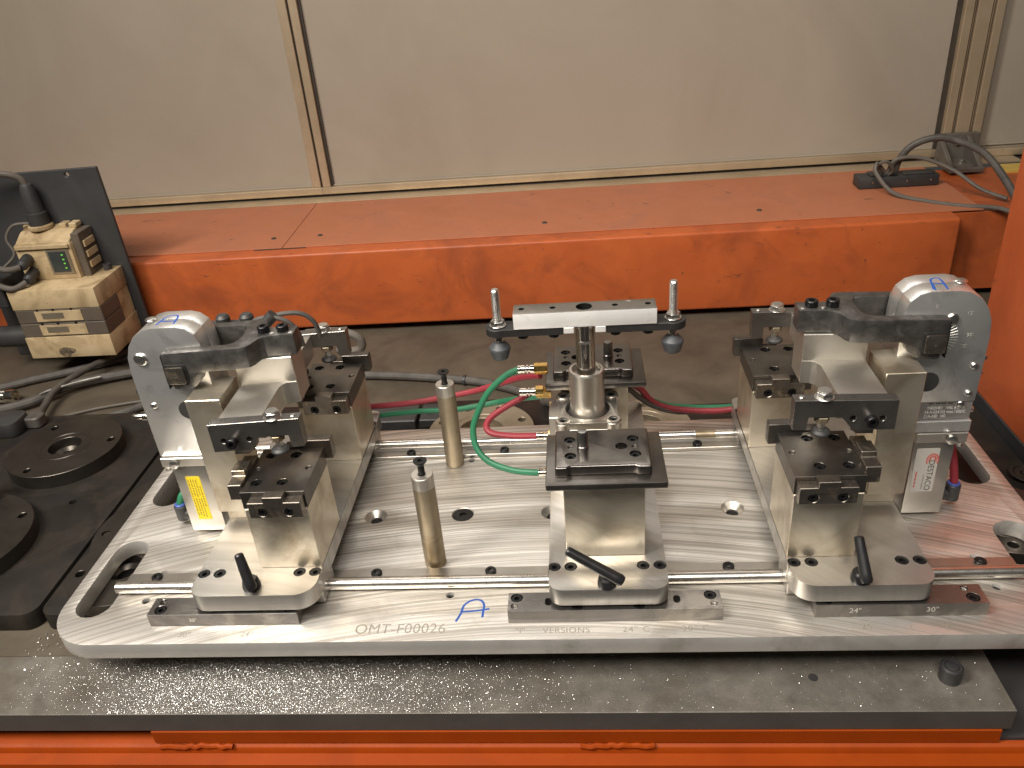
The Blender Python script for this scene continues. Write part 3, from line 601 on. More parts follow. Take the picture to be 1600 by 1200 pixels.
    if s < 0:
        pan((399, 142, 221), (0, -1, 0), 7.0, h=3); pan((370.5, 142, 223), (0, -1, 0), 4.5, h=3); pan((368, 142, 193), (0, -1, 0), 4)
        pan((401.5, 142, 167), (0, -1, 0), 3.5)
        P('air_nipple', MB().lathe([(4.2, 0), (4.2, 8), (3, 9), (3.6, 16), (2.6, 20)], (414, 150, 150), (1, 0, 0), 14), 'nickel', t, 0)
    else:
        pan((374.5, 142, 193), (0, -1, 0), 4); pan((377, 142, 226), (0, -1, 0), 6, h=3)
        pan((406, 142, 176), (0, -1, 0), 3.6); pan((406.5, 142, 146), (0, -1, 0), 3.4)
        np_ = P('nameplate', MB().prism([(362, 117.2), (412.5, 117.2), (413, 137.2), (362, 137.2)], 143.2, 162.5, 'y'), 'nameplate', t, 0.3)
        for i, (tx, ww) in enumerate((('T40DHE1   VAL 6 BAR', 1.0), ('24-A-034102 max.120DC', 1.0), ('21A-ABI  160', .8))):
            text(tx, 4.6, (s * 388.5 - (0 if i < 2 else 9), 143.15, 131.0 - 4.6 * i - 1.0), FRONT, 'ink_w', np_, 'nameplate_print', sx=0.80)
        for x0 in (372, 378.5, 383.5, 390): P('nameplate_print', MB().box(x0, x0 + 4.4, 143.1, 143.19, 134.6, 135.8), 'ink', np_, 0)
        pan((401.5, 143.2, 134), (0, -1, 0), 3.8, par=np_)
        P('flange', MB().box(360, 414, 139.6, 162.6, 104.2, 116.8), 'cover', t, 0.6)
        # degree scale stamped on the cover
        for k in range(12):
            a = math.radians(52 - 8.5 * k); c0 = (362, 207)
            P('scale_mark', MB().tube([(c0[0] + 15 * math.cos(a) + 1, 141.95, c0[1] + 15 * math.sin(a)), (c0[0] + 22 * math.cos(a) + 1, 141.95, c0[1] + 22 * math.sin(a))], 0.28, 6, 2), 'engrave_l', front, 0)
        for tx, (ax_, az_) in (("15'", (392, 231)), ("90'", (395.5, 209)), ("75'", (392, 197.5)), ("0'", (362, 239))): text(tx, 5, (s * ax_, 141.93, az_), FRONT, 'engrave_l', front, 'scale_number')
    for zz, yy in ((181, 150), (163.5, 152)): P('side_bolt', MB().lathe([(4.2, 0), (4.2, 3), (3.2, 5)], (413.5, yy, zz), (1, 0, 0), 16), 'zinc', head, 0)
    P('side_bolt', MB().lathe([(3.4, 0), (3.4, 3), (2.4, 4.2)], (413.5, 150, 124), (1, 0, 0), 16), 'zinc', head, 0)
    # air cylinder
    cyl = P('air_cylinder', MB().box(364, 402.8, 139, 180, 5.2, 92), 'silver', t, 0.8, 2)
    hd = P('cylinder_head', MB().box(364, 413, 138, 181, 92.4, 103.8), 'silver', t, 0.7)
    P('head_screw', MB().lathe([(5.0, 0), (5.0, 3.5), (3.8, 4)], (397, 137.2, 98), (0, -1, 0), 16), 'zinc', hd, 0)
    P('head_screw', MB().lathe([(3.6, 0), (3.6, 3.5), (2.8, 4)], (407, 140, 92.2), (0, 0, -1), 14), 'zinc', hd, 0)
    if s < 0:
        lb = P('warning_label', MB().box(376.3, 391.7, 138.7, 138.95, 21, 79), 'yellow', cyl, 0)
        for i in range(5):
            for (za, zb_) in ((24, 50), (52, 76)) if i != 0 else ((36, 66),):
                x0 = 378.2 + 2.8 * i; z0 = za + random.uniform(0, 3); 
                zc = z0
                while zc < zb_:
                    l_ = random.uniform(1.5, 5); P('label_text', MB().box(x0, x0 + 1.1, 138.62, 138.69, zc, min(zc + l_, zb_)), 'ink_y', lb, 0); zc += l_ + 0.9
    else:
        lb = P('maker_label', MB().prism(rrect(367.6, 390.0, 33, 86, 1.2, 3), 138.7, 138.95, 'y'), 'label', cyl, 0)
        text('DESTACO', 8.2, (384.0, 138.66, 53.0), FRONT, 'ink', lb, 'label_word', extr=0.02, sx=1.02, spin=-math.pi / 2)
        text('A DOVER COMPANY', 2.0, (378.6, 138.66, 45), FRONT, 'ink', lb, 'label_line', extr=0.02, spin=-math.pi / 2)
        for z0 in (38.5, 42.6, 46.9, 51, 54.4): P('label_line', MB().box(370.6, 371.9, 138.62, 138.69, z0, z0 + 3.3), 'ink_r', lb, 0)
        for k, (ra, m_) in enumerate(((7.6, 'ink_r'), (5.6, 'ink_p'), (3.8, 'ink_r'), (2.2, 'ink_p'))):
            pts = [(384.5 + ra * 0.75 * math.sin(math.radians(a)), 138.66, 74 + ra * math.cos(math.radians(a)) - 0.3 * ra) for a in range(-125, 126, 25)]
            P('label_emblem', MB().tube(pts, 0.62, 6, 3).xf(lambda x, y, z: (x, 138.66 + (y - 138.66) * 0.03, z)), m_, lb, 0)
    el = P('elbow_fitting', MB().lathe([(7.2, 0), (7.4, 1), (7.4, 18), (6.6, 19)], (421.5, 160, 7), (0, 0, 1), 20), 'darkpl', t, 0)
    P('elbow_body', MB().rod((403, 160, 13), (424, 160, 13), 6.8, 18), 'darkpl', el, 0)
    P('release_ring', MB().lathe([(6.2, 0), (6.2, 1.6), (5.4, 2.2)], (421.5, 160, 25.8), n=20), 'bluepl', el, 0)
    P('elbow_thread', MB().prism([(160 + 7.6 * math.cos(math.radians(60 * i)), 13 + 7.6 * math.sin(math.radians(60 * i))) for i in range(6)], 402.9, 408, 'x'), 'nickel', el, 0.3)
    # blue letter on top of the clamp head
    if s < 0:
        A = [[(-376.3, 149.6, 254), (-375.7, 157.5, 254), (-374.6, 166.1, 254), (-370.8, 170.8, 254), (-364.5, 171.7, 254), (-361.6, 167.6, 254), (-360.2, 159.9, 254), (-359.1, 150.5, 254)], [(-375.6, 158.6, 254), (-367.4, 157.3, 254), (-358.5, 158.4, 254)]]
    else:
        A = [[(358.7, 145.6, 254), (360.5, 154.7, 254), (361.7, 163.6, 254), (363.5, 169.8, 254), (367.3, 172.8, 254), (371.0, 172.3, 254), (371.9, 165.7, 254), (370.9, 155.6, 254), (369.8, 146.4, 254)],
             [(361.5, 160.0, 254), (366, 160.0, 254), (372.5, 158.1, 254)], [(357.9, 147.3, 254), (359.7, 154.8, 254), (361.3, 161.4, 254)]]
    stroke(A, 1.0, 'blue', front, lvl=254.0, flat=0.2)
    # clamping lever
    if s < 0: hub, a, b_ = (-284, 13.5), (-280, 4, 47), (-288.5, 15, 76)
    else: hub, a, b_ = (279, 8.5), (280, -1, 47), (277, 22, 75)
    lever(t, hub, a, b_)
    return t
def lever(t, hub, a, b_):
    lv = part('clamp_lever', MB().lathe([(4.4, -4), (5.6, -1), (5.4, 4), (4.4, (Vector(b_) - Vector(a)).length - 1), (3.4, (Vector(b_) - Vector(a)).length + 0.6)], a, Vector(b_) - Vector(a), 18), 'handle', t, 0)
    part('lever_hub', MB().lathe([(8.6, 0), (8.6, 3.5), (7.6, 8), (6.0, 10)], (hub[0], hub[1], 37.5), n=22), 'handle', lv, 0)
side_carriage(-1, 'left clamp carriage with yellow warning label on its air cylinder', 2.6)
side_carriage(1, 'right clamp carriage with white DESTACO label on its air cylinder', 1.8)

# ==================================================================== MIDDLE CARRIAGE
t = thing('lift_carriage', 'middle carriage with upright air cylinder lifting a cross bar with rubber feet', 'lift carriage', (55, 165, 3))
hb = [(5.7, 32.5), (21, 32.5), (89.1, 32.5), (104.6, 32.5)]
base = part('base_plate', MB().prism(rrect(0.3, 110.5, 0.8, 332, (13, 13, 8, 8)), 18.6, 37.4, 'z', holes=[circle(a, b_, 6.1, 20) for a, b_ in hb]), 'base', t, 0.7, 2)
for a, b_ in hb: screw((a, b_, 32.4), base, 5.5, 4.4)
for y0 in (28, 278): part('bearing_block', MB().box(1.5, 109.5, y0, y0 + 36, 1.2, 18.4), 'base', t, 0.6)
for k, (x0, dy) in enumerate(((0, 0), (-3.8, 180))):
    part('riser', MB().box(17.3 + x0, 92 + x0, 46.5 + dy, 104 + dy, 37.5, 121), 'riser', t, 0.6)
    part('riser_cap', MB().box(14.5 + x0, 94 + x0, 44.5 + dy, 106 + dy, 121.2, 125.8), 'nest', t, 0.4)
    ns = part('nest_plate', MB().prism(rrect(2.2 + x0, 111 + x0, 32.8 + dy, 116 + dy - 2 * k, 2.0, 3), 126, 132, 'z'), 'nest', t, 0.7, 2)
    foot = [(11, 45), (22, 45), (25, 47.6), (83, 47.6), (86, 45), (98, 45), (98.6, 108), (11, 108)]
    sc = [(24.8, 90.2), (25.2, 64), (83.8, 90), (84.3, 64.6)]; dw = [(25.2, 78.2), (84.4, 77)]; hole = (72.3, 77.6) if k == 0 else (36.8, 77.6)
    cut = [(a + x0, b_ + dy, 5.4) for a, b_ in sc] + [(a + x0, b_ + dy, 2.7) for a, b_ in dw] + [(hole[0] + x0, hole[1] + dy, 5.6)]
    pd = ob('part_pad', bored(MB().prism([(a + x0, b_ + dy) for a, b_ in foot], 131.6, 142.2, 'z').mesh('part_pad', 3.2, 4), cut, 133.6, 146), 'nest_p', ns)
    for a, b_ in sc: screw((a + x0, b_ + dy, 136.4), pd, 4.9, 4.0)
    for a, b_ in dw: part('dowel', MB().lathe([(2.6, 0), (2.6, 6), (1.8, 6.6)], (a + x0, b_ + dy, 133.5), n=12), 'zinc', pd, 0)
    px = 36.7 if k == 0 else 72.3
M['zinc_d'] = surf('dull_pin_steel', (0.22, 0.215, 0.205), (0.32, 0.31, 0.295), 0.95, (0.24, 0.36), 60, bumps=0.05)
for (px, py) in ((36.7, 77.6), (68.5, 257.6)):
    part('locating_pin', MB().lathe([(5.6, 0), (5.6, 3), (5.1, 3.6), (5.1, 16), (4.2, 18.6), (3.4, 18.8)], (px, py, 141.6), n=22), 'zinc_d', t, 0)
lever(t, (54, 8), (65, 2.5, 48), (19, 14, 73))
CX, CY = 43.2, 192.5
hl = [circle(CX + sx * 26, CY + sy * 25.5, 4.4, 18) for sx in (-1, 1) for sy in (-1, 1)] + [circle(CX, CY, 23.6, 36)]
body = rrect(CX - 31.5, CX + 31.5, CY - 31, CY + 31, 6.5, 5)
cb = part('cylinder_body', MB().prism(body, 38, 107, 'z'), 'silver', t, 0.6)
part('cylinder_face', MB().prism(body, 107.05, 115, 'z', holes=hl), 'silver', cb, 0.7, 2)
for sx in (-1, 1):
    for sy in (-1, 1): screw((CX + sx * 26, CY + sy * 25.5, 110.6), cb, 4.3, 4.6); part('lug_ear', MB().lathe([(8.4, -14), (8.4, -0.4), (7.9, 0.3)], (CX + sx * 26, CY + sy * 25.5, 114.6), n=26, cap=False), 'silver', cb, 0); part('lug_rim', MB().lathe([(7.4, 0), (7.4, 1.5), (6.8, 1.8), (4.8, 1.8), (4.4, -2)], (CX + sx * 26, CY + sy * 25.5, 115), n=24, cap=False), 'silver', cb, 0)
for x0, x1 in ((CX - 22, CX - 19), (CX + 19, CX + 22)): part('body_slot', MB().box(x0, x1, CY - 31.4, CY - 30.8, 40, 106), 'strip', cb, 0)
part('port_block', MB().box(2, 12, 178, 212, 60, 113), 'silver', cb, 0.6)
part('guide_tube', MB().lathe([(19.4, 0), (18.6, 4), (18.4, 8), (18.4, 49), (17.6, 50.6), (15.2, 50.8), (14.6, 44), (9.9, 43)], (CX, CY, 112), n=44, cap=False), 'silver', t, 0)
part('tube_collar', MB().lathe([(23.4, 0), (23.4, 0.6), (19.8, 1.2)], (CX, CY, 107.2), n=40), 'strip', t, 0)
part('piston_rod', MB().lathe([(9.8, 0), (9.8, 63), (9.2, 64)], (CX, CY, 152), n=36), 'chrome', t, 0)
part('wrench_flat', MB().prism([(CX - 6, 198), (CX + 6, 198), (CX + 4, 196), (CX, 195.2), (CX - 4, 196)], CY - 10.0, CY - 9.0, 'y'), 'zinc', t, 0)
X0, X1 = -27.6, 114.4
xb = ob('cross_bar', bored(MB().box(X0, X1, CY - 12.2, CY + 12.2, 216.5, 233.2).mesh('cross_bar', 0.7, 2), [(a, CY + 0.6, 3.0) for a in (-19.5, 12, 74, 106.5)] + [(CX, CY, 8.2)], 222, 240), 'alu', t)
xb.data.materials.append(M['alu_top'])
for f_ in xb.data.polygons:
    if f_.normal.z > 0.9: f_.material_index = 1
xb.data.materials.append(M['socket'])
for i in xb.data['bore']: xb.data.polygons[i].material_index = 2
for sx in (-1, 1): part('bar_seat', MB().box(min(CX + sx * 10.6, CX + sx * 21), max(CX + sx * 10.6, CX + sx * 21), CY - 12.0, CY + 12.0, 209.5, 216.4), 'alu', xb, 0.6)
for a in (-19.5, 12, 74, 106.5): part('hole_floor', MB().lathe([(2.95, 0), (2.9, 0.4)], (a, CY + 0.6, 229.5), n=14), 'socket', xb, 0)
part('bore_bolt', MB().lathe([(7.9, 0), (7.9, 3), (4.4, 3), (4.0, 0.6)], (CX, CY, 224.5), n=22), 'black', xb, 0)
def eyelet(xe, xi, yc, re, hw):
    sg = 1 if xe < xi else -1; out = []
    a0 = math.asin(hw / re)
    for i in range(19):
        a = a0 + (2 * math.pi - 2 * a0) * i / 18; out.append((xe + sg * re * math.cos(a), yc + re * math.sin(a)))
    return out + [(xi, yc - hw), (xi, yc + hw)]
for xe, xi, sx in ((-44.5, CX - 21.3, -1), (131.4, CX + 21.3, 1)):
    fs = part('foot_strip', MB().prism(eyelet(xe, xi, CY, 12.6, 11.0), 208.0, 216.3, 'z'), 'mattblack', t, 0.6)
    for a in ((-19.5, 12) if sx < 0 else (74, 106.5)): screw((a, CY - 3, 207.9), fs, 5.2, 4.6, '-z')
    st = part('threaded_stud', MB().lathe([(3.6, 0)] + [(4.3 - 1.25 * (i % 2), 1 + 0.88 * i) for i in range(67)] + [(3.2, 60.4)], (xe, CY, 196), n=14), 'zinc', t, 0, ang=10)
    ob('stud_nut', hexhead_mesh(7.4, 5.6), None, st, (xe, CY, 217.6))
    part('rubber_foot', MB().lathe([(3.8, 0), (6.0, 1.0), (10.9, 6.5), (11.2, 8.2), (8.4, 18.5), (7.4, 19.5)], (xe, CY, 199), (0, 0, -1), 28), 'rubber', st, 0)

# ==================================================================== FITTINGS AND HOSES
def fitting(label, p, L, brass=True, big=True):
    t = thing('hose_fitting', label, 'fitting', p)
    x, y, z = p
    part('collar', MB().lathe([(3.6, 0), (4.6, 0.6), (4.6, 8), (3.2, 8.6), (3.2, 10), (5.0, 10.3), (5.0, 11.6), (3.4, 12), (3.4, 13.4), (4.8, 13.8), (4.8, 18)], (x, y, z), (1, 0, 0), 20), 'nickel', t, 0)
    if brass:
        part('hex', MB().prism([(y + 6.6 * math.cos(math.radians(60 * i + 8)), z + 6.6 * math.sin(math.radians(60 * i + 8))) for i in range(6)], x + 18, x + L, 'x'), 'brass', t, 0.5)
        if big: part('side_arm', MB().prism([(y + 6.8 * math.cos(math.radians(60 * i + 30)), z - 2 + 6.8 * math.sin(math.radians(60 * i + 30))) for i in range(6)], x + L - 7, x + L + 8, 'x'), 'brass', t, 0.5)
    else:
        part('hex', MB().prism([(y + 6.0 * math.cos(math.radians(60 * i + 8)), z + 6.0 * math.sin(math.radians(60 * i + 8))) for i in range(6)], x + 13, x + L, 'x'), 'zinc', t, 0.4)
    return t
fitting('brass push-in fitting at the top end of the green hose loop', (-31, 222, 149), 33, True, False)
fitting('lower brass elbow fitting beside the cylinder lug', (-31, 222, 120.5), 27, True, True)
fitting('silver fitting at the end of the red hose loop on the cylinder side', (-14, 193, 81), 17, False)
fitting('silver fitting at the lower end of the green hose loop', (-13, 172, 47), 16, False)
def hose(name, pts, r, mat, label, cat='hose'):
    o = part(name, MB().tube(pts, r, 12), mat, None, 0); return tag(o, label, cat)
hose('air_hose', [(-24, 222, 149), (-32, 222, 148), (-45, 222, 141), (-64, 220, 124), (-77, 216, 103), (-85, 210, 82), (-82, 200, 63), (-68, 190, 50.5), (-43, 180, 45.5), (-20, 173, 46.5), (-8, 172, 47)], 3.6, 'hose_g', 'bright green air hose looping down left of the cylinder')
hose('air_hose', [(-6, 240, 116), (-25, 235, 108), (-44, 228, 101), (-63, 218, 93), (-69.5, 208, 87), (-64, 200, 82.5), (-44, 195, 81), (-20, 193, 81), (-8, 193, 81)], 3.6, 'hose_r', 'short red air hose loop ending at the cylinder side')
hose('air_hose', [(-290, 332, 42), (-235, 330, 45), (-182, 330, 48), (-140, 330, 54), (-98, 326, 64), (-61, 315, 80), (-36, 300, 95), (-10, 280, 108)], 3.8, 'hose_r', 'long red air hose running left behind the standoff posts')
hose('air_hose', [(-290, 335, 22), (-180, 328, 36), (-132, 320, 41), (-99, 320, 45), (-66, 316, 53), (-40, 300, 66), (-8, 280, 80)], 3.6, 'hose_g', 'green air hose low behind the rear standoff post')
hose('air_hose', [(92, 318, 74), (110, 330, 56), (122, 330, 40), (138, 330, 29.5), (158, 330, 24), (189, 330, 20.5), (221, 330, 21), (280, 330, 30)], 3.9, 'hose_r', 'red air hose running right from the middle carriage')
hose('air_hose', [(110, 334, 44), (142, 338, 26.5), (167, 338, 22.5), (191, 338, 20.5), (222, 338, 20.5), (280, 338, 26)], 3.6, 'hose_g', 'green air hose behind the red one on the right')
hose('air_cable', [(88, 318, 66), (98, 325, 57), (109, 325, 46), (125, 327, 33), (149, 330, 22), (180, 342, 12), (280, 346, 8)], 3.4, 'cable', 'black cable under the red hose right of the middle carriage', 'cable')
hose('air_hose', [(421.5, 160, 27), (420, 163, 42), (417, 166, 58), (413, 172, 76), (408, 186, 92), (404, 200, 98)], 4.0, 'hose_r', 'red hose rising from the elbow on the right air cylinder')
hose('air_hose', [(-421.5, 160, 27), (-417.5, 164, 37), (-408, 174, 44), (-396, 192, 47), (-380, 204, 47)], 4.0, 'hose_g', 'green hose rising from the elbow on the left air cylinder')

# ==================================================================== LEFT BACKGROUND: valve terminal on its plate
t = thing('mounting_plate', 'dark grey upright plate behind the beige valve terminal', 'plate', (-840, 750, -61))
part('sheet', MB().prism([(-1010, -60.8), (-738, -60.8), (-745, 276), (-1010, 272)], 746, 753, 'y', holes=[circle(-799, 266, 4, 12)]), 'greyplate', t, 1.0)
t = thing('valve_terminal', 'beige dusty valve terminal with brown middle modules and plugs', 'valve terminal', (-830, 690, -20))
part('bottom_block', MB().box(-907, -755, 644, 745, -20, 19.6), 'beige', t, 1.5, 2)
part('top_block', MB().box(-907, -755, 644, 745, 70.4, 105), 'beige', t, 1.5, 2)
part('back_block', MB().box(-900, -756.5, 705, 744, 19.8, 70.2), 'beige', t, 0.8)
for i, z0 in enumerate((20, 45.4)):
    mod = part('valve_module', MB().box(-906, -755, 645, 704.5, z0, z0 + 24.4), 'brownpl', t, 1.0)
    part('label_strip', MB().box(-872, -790, 643.8, 644.8, z0 + 3, z0 + 22), 'beige', mod, 0.3)
    part('tag', MB().box(-860, -822, 643.3, 643.7, z0 + 8, z0 + 19), 'ring', mod, 0.2)
    for x in (-866, -838, -806): part('screw', MB().lathe([(2.4, 0), (2, 1)], (x, 644.6, z0 + 24), (0, -1, 0), 10), 'black', mod, 0)
part('oil_stain', MB().prism([(-841 + (15 + 2.5 * math.sin(a * 0.419) + 2 * math.sin(a * 0.628 + 1)) * math.cos(a * 0.2094), max(-18.6, -9 + (9 + 2 * math.sin(a * 0.628) + 1.5 * math.cos(a * 0.838)) * math.sin(a * 0.2094))) for a in range(30)], 643.8, 643.97, 'y'), 'smudge', t, 0)
bm_ = part('bus_module', MB().box(-898, -800, 692, 744, 105.2, 168), 'beige', t, 1.5, 2)
part('module_roof', MB().prism([(692, 168.2), (744, 168.2), (744, 186), (716, 182)], -896, -801, 'x'), 'beige', t, 1.2)
ms_ = part('module_side', MB().box(-799.8, -786, 700, 744, 105.2, 180), 'brownpl', t, 1.0)
for zz in (118, 136, 154): part('side_clip', MB().box(-785.9, -783, 706, 738, zz, zz + 11), 'beige', ms_, 0.6)
for xx in (-893, -830, -812): part('top_clip', MB().box(xx, xx + 13, 724, 742, 183, 191), 'beige', t, 1.2)
part('front_ledge', MB().box(-896, -802, 687.5, 691.6, 160, 167), 'beige', t, 0.8)
part('status_window', MB().box(-846, -806, 690.6, 691.8, 114, 158), 'ring', bm_, 0.4)
part('display', MB().box(-842, -812, 689.8, 690.5, 118, 154), 'window', bm_, 0.3)
for z in (124, 132, 139, 147): part('led', MB().box(-820, -817, 689.3, 689.7, z, z + 2.2), 'led', bm_, 0)
for x in (-868, -815, -806): part('corner_screw', MB().lathe([(4.5, 0), (4, 3)], (x, 730, 183), n=12), 'brownpl', t, 0)
for x, z in ((-880, 146), (-878, 122)):
    part('round_plug', MB().lathe([(8, 0), (9, 3), (9, 24), (6, 30)], (x, 692, z), (0.05, -1, -0.25), 18), 'darkpl', t, 0)
part('lug', MB().lathe([(7, 0), (7, 10), (3, 10), (3, 4)], (-771, 728, 105), (0, 0, 1), 16), 'darkpl', t, 0)
pc = thing('power_plug', 'tapered dark plug standing on top of the valve terminal', 'plug', (-862, 727, 186))
part('base_ring', MB().lathe([(19, 0), (20, 2), (20, 6), (17, 8)], (-862, 727, 184), n=26), 'beige', pc, 0)
part('nut', MB().lathe([(16.5, 0), (16.5, 22), (15, 23)], (-862, 727, 190), n=26), 'darkpl', pc, 0)
part('boot', MB().lathe([(14.5, 0), (11.5, 40), (9.5, 46), (7.5, 48)], (-862, 727, 213), n=26), 'darkpl', pc, 0)
hose('power_cable', [(-862, 727, 258), (-866, 724, 270), (-880, 716, 280), (-910, 705, 284), (-960, 690, 280)], 5.2, 'cable2', 'brown cable bending left out of the tapered plug', 'cable')
hose('thin_cable', [(-872, 720, 196), (-900, 712, 196), (-915, 705, 176), (-908, 700, 150), (-930, 690, 130)], 2.4, 'cable2', 'thin loop of cable left of the tapered plug', 'cable')
hose('plug_cable', [(-879, 662, 140), (-895, 648, 142), (-925, 640, 158), (-960, 636, 168)], 5.0, 'cable2', 'upper plug cable leaving the valve terminal to the left', 'cable')
hose('plug_cable', [(-877, 660, 114), (-892, 644, 110), (-915, 640, 122), (-935, 640, 150), (-965, 640, 176)], 5.0, 'cable2', 'lower plug cable curling up at the left of the valve terminal', 'cable')
tag(part('end_connector', MB().rod((-985, 690, 4), (-908, 690, 4), 19, 26), 'darkpl', None, 1.0), 'thick dark round connector at the lower left of the valve terminal', 'connector')
tag(part('dark_housing', MB().box(-1000, -925, 660, 730, 70, 118), 'darkpl', None, 2), 'dark housing at the left picture edge beside the valve terminal', 'housing')
# cables lying on the table
for pts, r, mt, lb in (
    ([(-1010, 590, -53), (-956, 605, -53), (-904, 632, -53), (-846, 658, -53), (-774, 700, -53), (-700, 720, -53)], 7.0, 'cable', 'thick black cable lying furthest back on the table at the left'),
    ([(-990, 500, -50), (-903, 524, -50), (-861, 546, -49), (-832, 580, -47), (-800, 606, -48), (-733, 634, -50), (-660, 655, -52)], 8.0, 'cable', 'black cable sleeve with bright wire in the middle of the cable run'),
    ([(-796, 456, -36), (-806, 478, -40), (-822, 520, -44), (-828, 570, -40), (-806, 640, -38), (-770, 705, -42), (-735, 740, -48)], 5.6, 'cable', 'dark cable crossing over the others from the left disc'),
    ([(-814, 483, -54), (-781, 508, -56), (-736, 530, -57), (-671, 547, -57), (-620, 550, -57)], 2.4, 'cable2', 'thin brown cable curving on the table beside the disc'),
    ([(-740, 484, -55), (-716, 492, -54), (-688, 505, -54), (-650, 535, -54), (-600, 550, -54)], 6.5, 'cable', 'black cable passing behind the left disc towards the clamp'),
    ([(-860, 600, -58), (-800, 625, -58), (-740, 640, -58), (-690, 640, -58)], 3.0, 'cable2', 'thin cable half hidden under the black sleeve')):
    hose('table_cable', pts, r, mt, lb, 'cable')
hose('bare_wire', [(-848, 553, -40.5), (-838, 563, -39.5), (-822, 575, -39.5), (-798, 592, -40), (-772, 607, -41)], 2.0, 'zinc', 'bright steel wire lying along the black cable sleeve', 'wire')
t = thing('metal_coupling', 'silver threaded coupling at the left picture edge on the table', 'coupling', (-915, 563, -60))
part('sleeve', MB().lathe([(10, 0), (11, 1)] + [(11.0 - 1.0 * (i % 2), 2 + 1.6 * i) for i in range(18)] + [(11, 32), (11, 44), (8, 44.5), (7.5, 36)], (-944, 563, -47), (1, 0.02, 0), 22), 'nickel', t, 0)
hose('sensor_cable', [(-640, 250, 20), (-640, 240, -5), (-655, 215, -20), (-690, 200, -26)], 5, 'cable2', 'cable end at the left edge above the lower disc', 'cable') if False else None
t = thing('valve_lever', 'dark valve clamp lying behind the left disc', 'clamp', (-830, 440, -38))
part('body', MB().prism(rrect(-870, -800, 415, 460, 14, 5), -37.8, -14, 'z'), 'darkpl', t, 3, 2); part('nose', MB().prism(rrect(-806, -778, 440, 464, 8, 4), -37.5, -20, 'z'), 'cable', t, 2)
hose('sensor_cable', [(-775, 262, -24), (-742, 268, -10), (-722, 256, 6), (-716, 240, 4), (-722, 224, -12)], 5.5, 'cable2', 'stub of cable arching between the two left discs', 'cable')
# cables behind the clamps
hose('table_cable', [(-420, 600, -53), (-326, 597, -53), (-261, 590, -53), (-196, 578, -53), (-133, 563, -53), (-90, 544, -53), (-54, 521, -53), (-30, 490, -53), (-10, 450, -30), (0, 420, -18)], 7.0, 'cable', 'black hose across the table behind the rear standoff post', 'cable')
tag(part('cable_clip', MB().lathe([(7.6, 0), (8.4, 0.6), (8.4, 5), (7.6, 5.6)], (-150, 567, -53), (1, -0.2, 0), 18), 'darkpl', None, 0), 'narrow black clip around the hose on the table', 'clip')
hose('sensor_cable', [(-326, 212, 212), (-312, 214, 222), (-297, 215, 227), (-280, 215, 226), (-268, 216, 219), (-262, 218, 205), (-262, 222, 190)], 2.6, 'cable', 'thin black sensor cable arching behind the left clamp arm', 'cable')
hose('sensor_cable', [(-306, 230, 216), (-284, 232, 223), (-262, 236, 221), (-250, 238, 209), (-247, 240, 190)], 2.6, 'cable', 'second thin sensor cable just behind the first', 'cable')
t = thing('sensor_switch', 'black sensor switch with two knobs behind the left clamp arm', 'switch', (-330, 215, 200))
part('housing', MB().box(-360, -296, 205, 228, 196, 222), 'darkpl', t, 2.0)
for x in (-340, -314): part('knob', MB().lathe([(7.5, 0), (7.5, 8), (5, 11)], (x, 216, 221.8), n=18), 'darkpl', t, 0)
part('plug', MB().rod((-300, 214, 216), (-284, 216, 230), 6.5, 16), 'darkpl', t, 0)
hose('grey_hose', [(-300, 340, 148), (-262, 334, 152), (-243, 330, 150), (-231, 329, 143), (-230, 329, 132), (-240, 330, 126), (-262, 332, 128)], 5.2, 'cable2', 'grey hose bend right of the left rear rocker', 'hose')

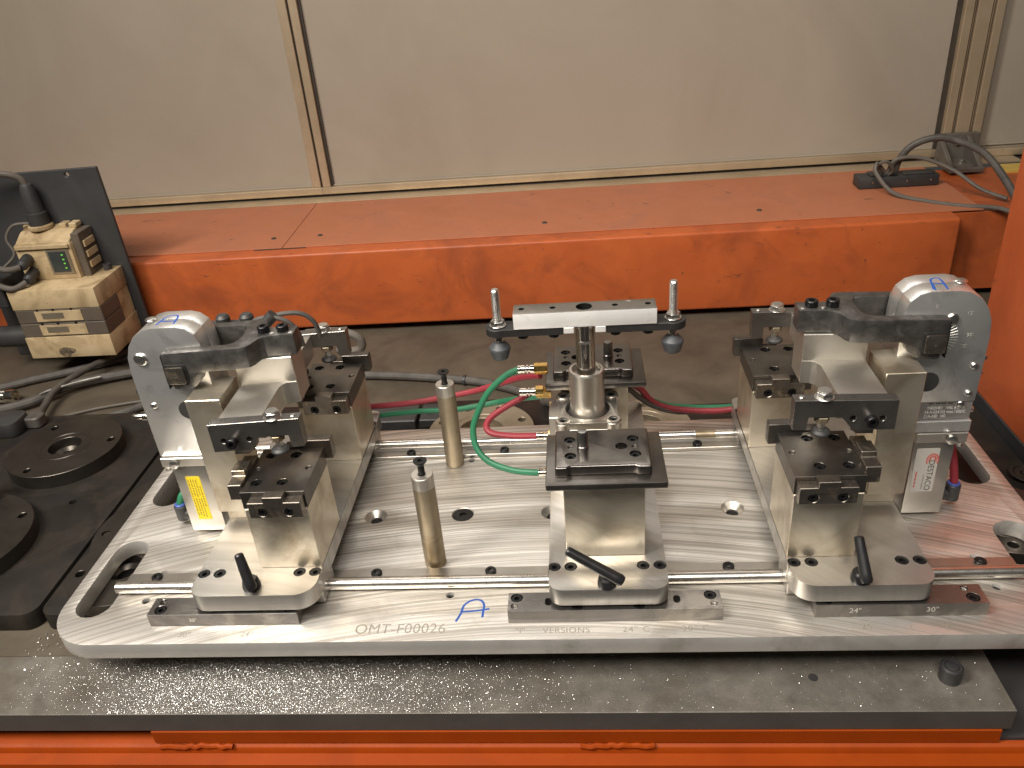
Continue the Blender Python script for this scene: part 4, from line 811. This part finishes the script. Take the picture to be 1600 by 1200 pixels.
# ==================================================================== SMALL THINGS ON THE LEDGE
t = thing('steel_bushing', 'short dark steel bushing standing at the right end of the ledge', 'bushing', (362, -19, -60))
part('barrel', MB().lathe([(9.4, 0.1), (9.6, 1), (9.6, 15.5), (8.4, 17.2), (6.6, 17.2), (6.0, 15.8)], (362, -18.5, -60), n=32, cap=True), 'strip', t, 0)
part('core', MB().lathe([(5.6, 0), (5.6, 16.6), (4.6, 17)], (362, -18.5, -60), n=24), 'strip', t, 0)
tag(part('plug_hole', MB().lathe([(4.4, 0), (4.2, 0.5)], (241.5, -16.5, -59.95), n=20), 'strip', None, 0), 'dark round plug set into the ledge left of the bushing', 'plug')

# aluminium chips on the ledge: nobody could count them
V, F = [], []
def chip(x, y, z, l):
    a = random.uniform(0, math.pi * 2); tilt_ = random.uniform(-0.7, 0.7); wd = l * random.uniform(0.25, 0.6)
    d = Vector((math.cos(a), math.sin(a), math.sin(tilt_) * .8)); e = Vector((-math.sin(a), math.cos(a), random.uniform(-.5, .5))); c = Vector((x, y, z + l * 0.35))
    o = len(V); bend = Vector((0, 0, random.uniform(.1, .5) * l))
    V.extend([c - d * l * .5 - e * wd * .5, c - d * l * .5 + e * wd * .5, c + e * wd * .5 + bend, c - e * wd * .5 + bend, c + d * l * .5 + e * wd * .5, c + d * l * .5 - e * wd * .5])
    F.extend([(o, o + 1, o + 2, o + 3), (o + 3, o + 2, o + 4, o + 5)])
k = 0
while k < 56000:
    x = random.uniform(-540, 402); y = random.uniform(-53.5, 12)
    cen = math.exp(-((x + 330) / 110.0) ** 2) if x < -330 else math.exp(-((x + 330) / 185.0) ** 2)
    p = 0.012 + 0.98 * cen
    if x < -430: p *= 0.25 + 0.75 * max(0, min(1, (y + 60) / 60))
    if x > 20: p = 0.010
    if random.random() > p: continue
    chip(x, y, -59.9, random.choice((0.25, 0.3, 0.35, 0.45, 0.55, 0.65, 0.8))); k += 1
for i in range(160): chip(random.uniform(-560, -430), random.uniform(0, 52), -60.9 if False else -60.4, random.choice((0.8, 1.2, 2.0)))
mb = MB(); mb.V = [tuple(v) for v in V]; mb.F = F
me = bpy.data.meshes.new('metal_chips'); me.from_pydata([(x * S, y * S, z * S) for x, y, z in mb.V], [], mb.F)
o = ob('metal_chips', me, 'chip'); o['kind'] = 'stuff'; o['label'] = 'fine bright aluminium chips strewn along the front ledge'; o['category'] = 'metal chips'
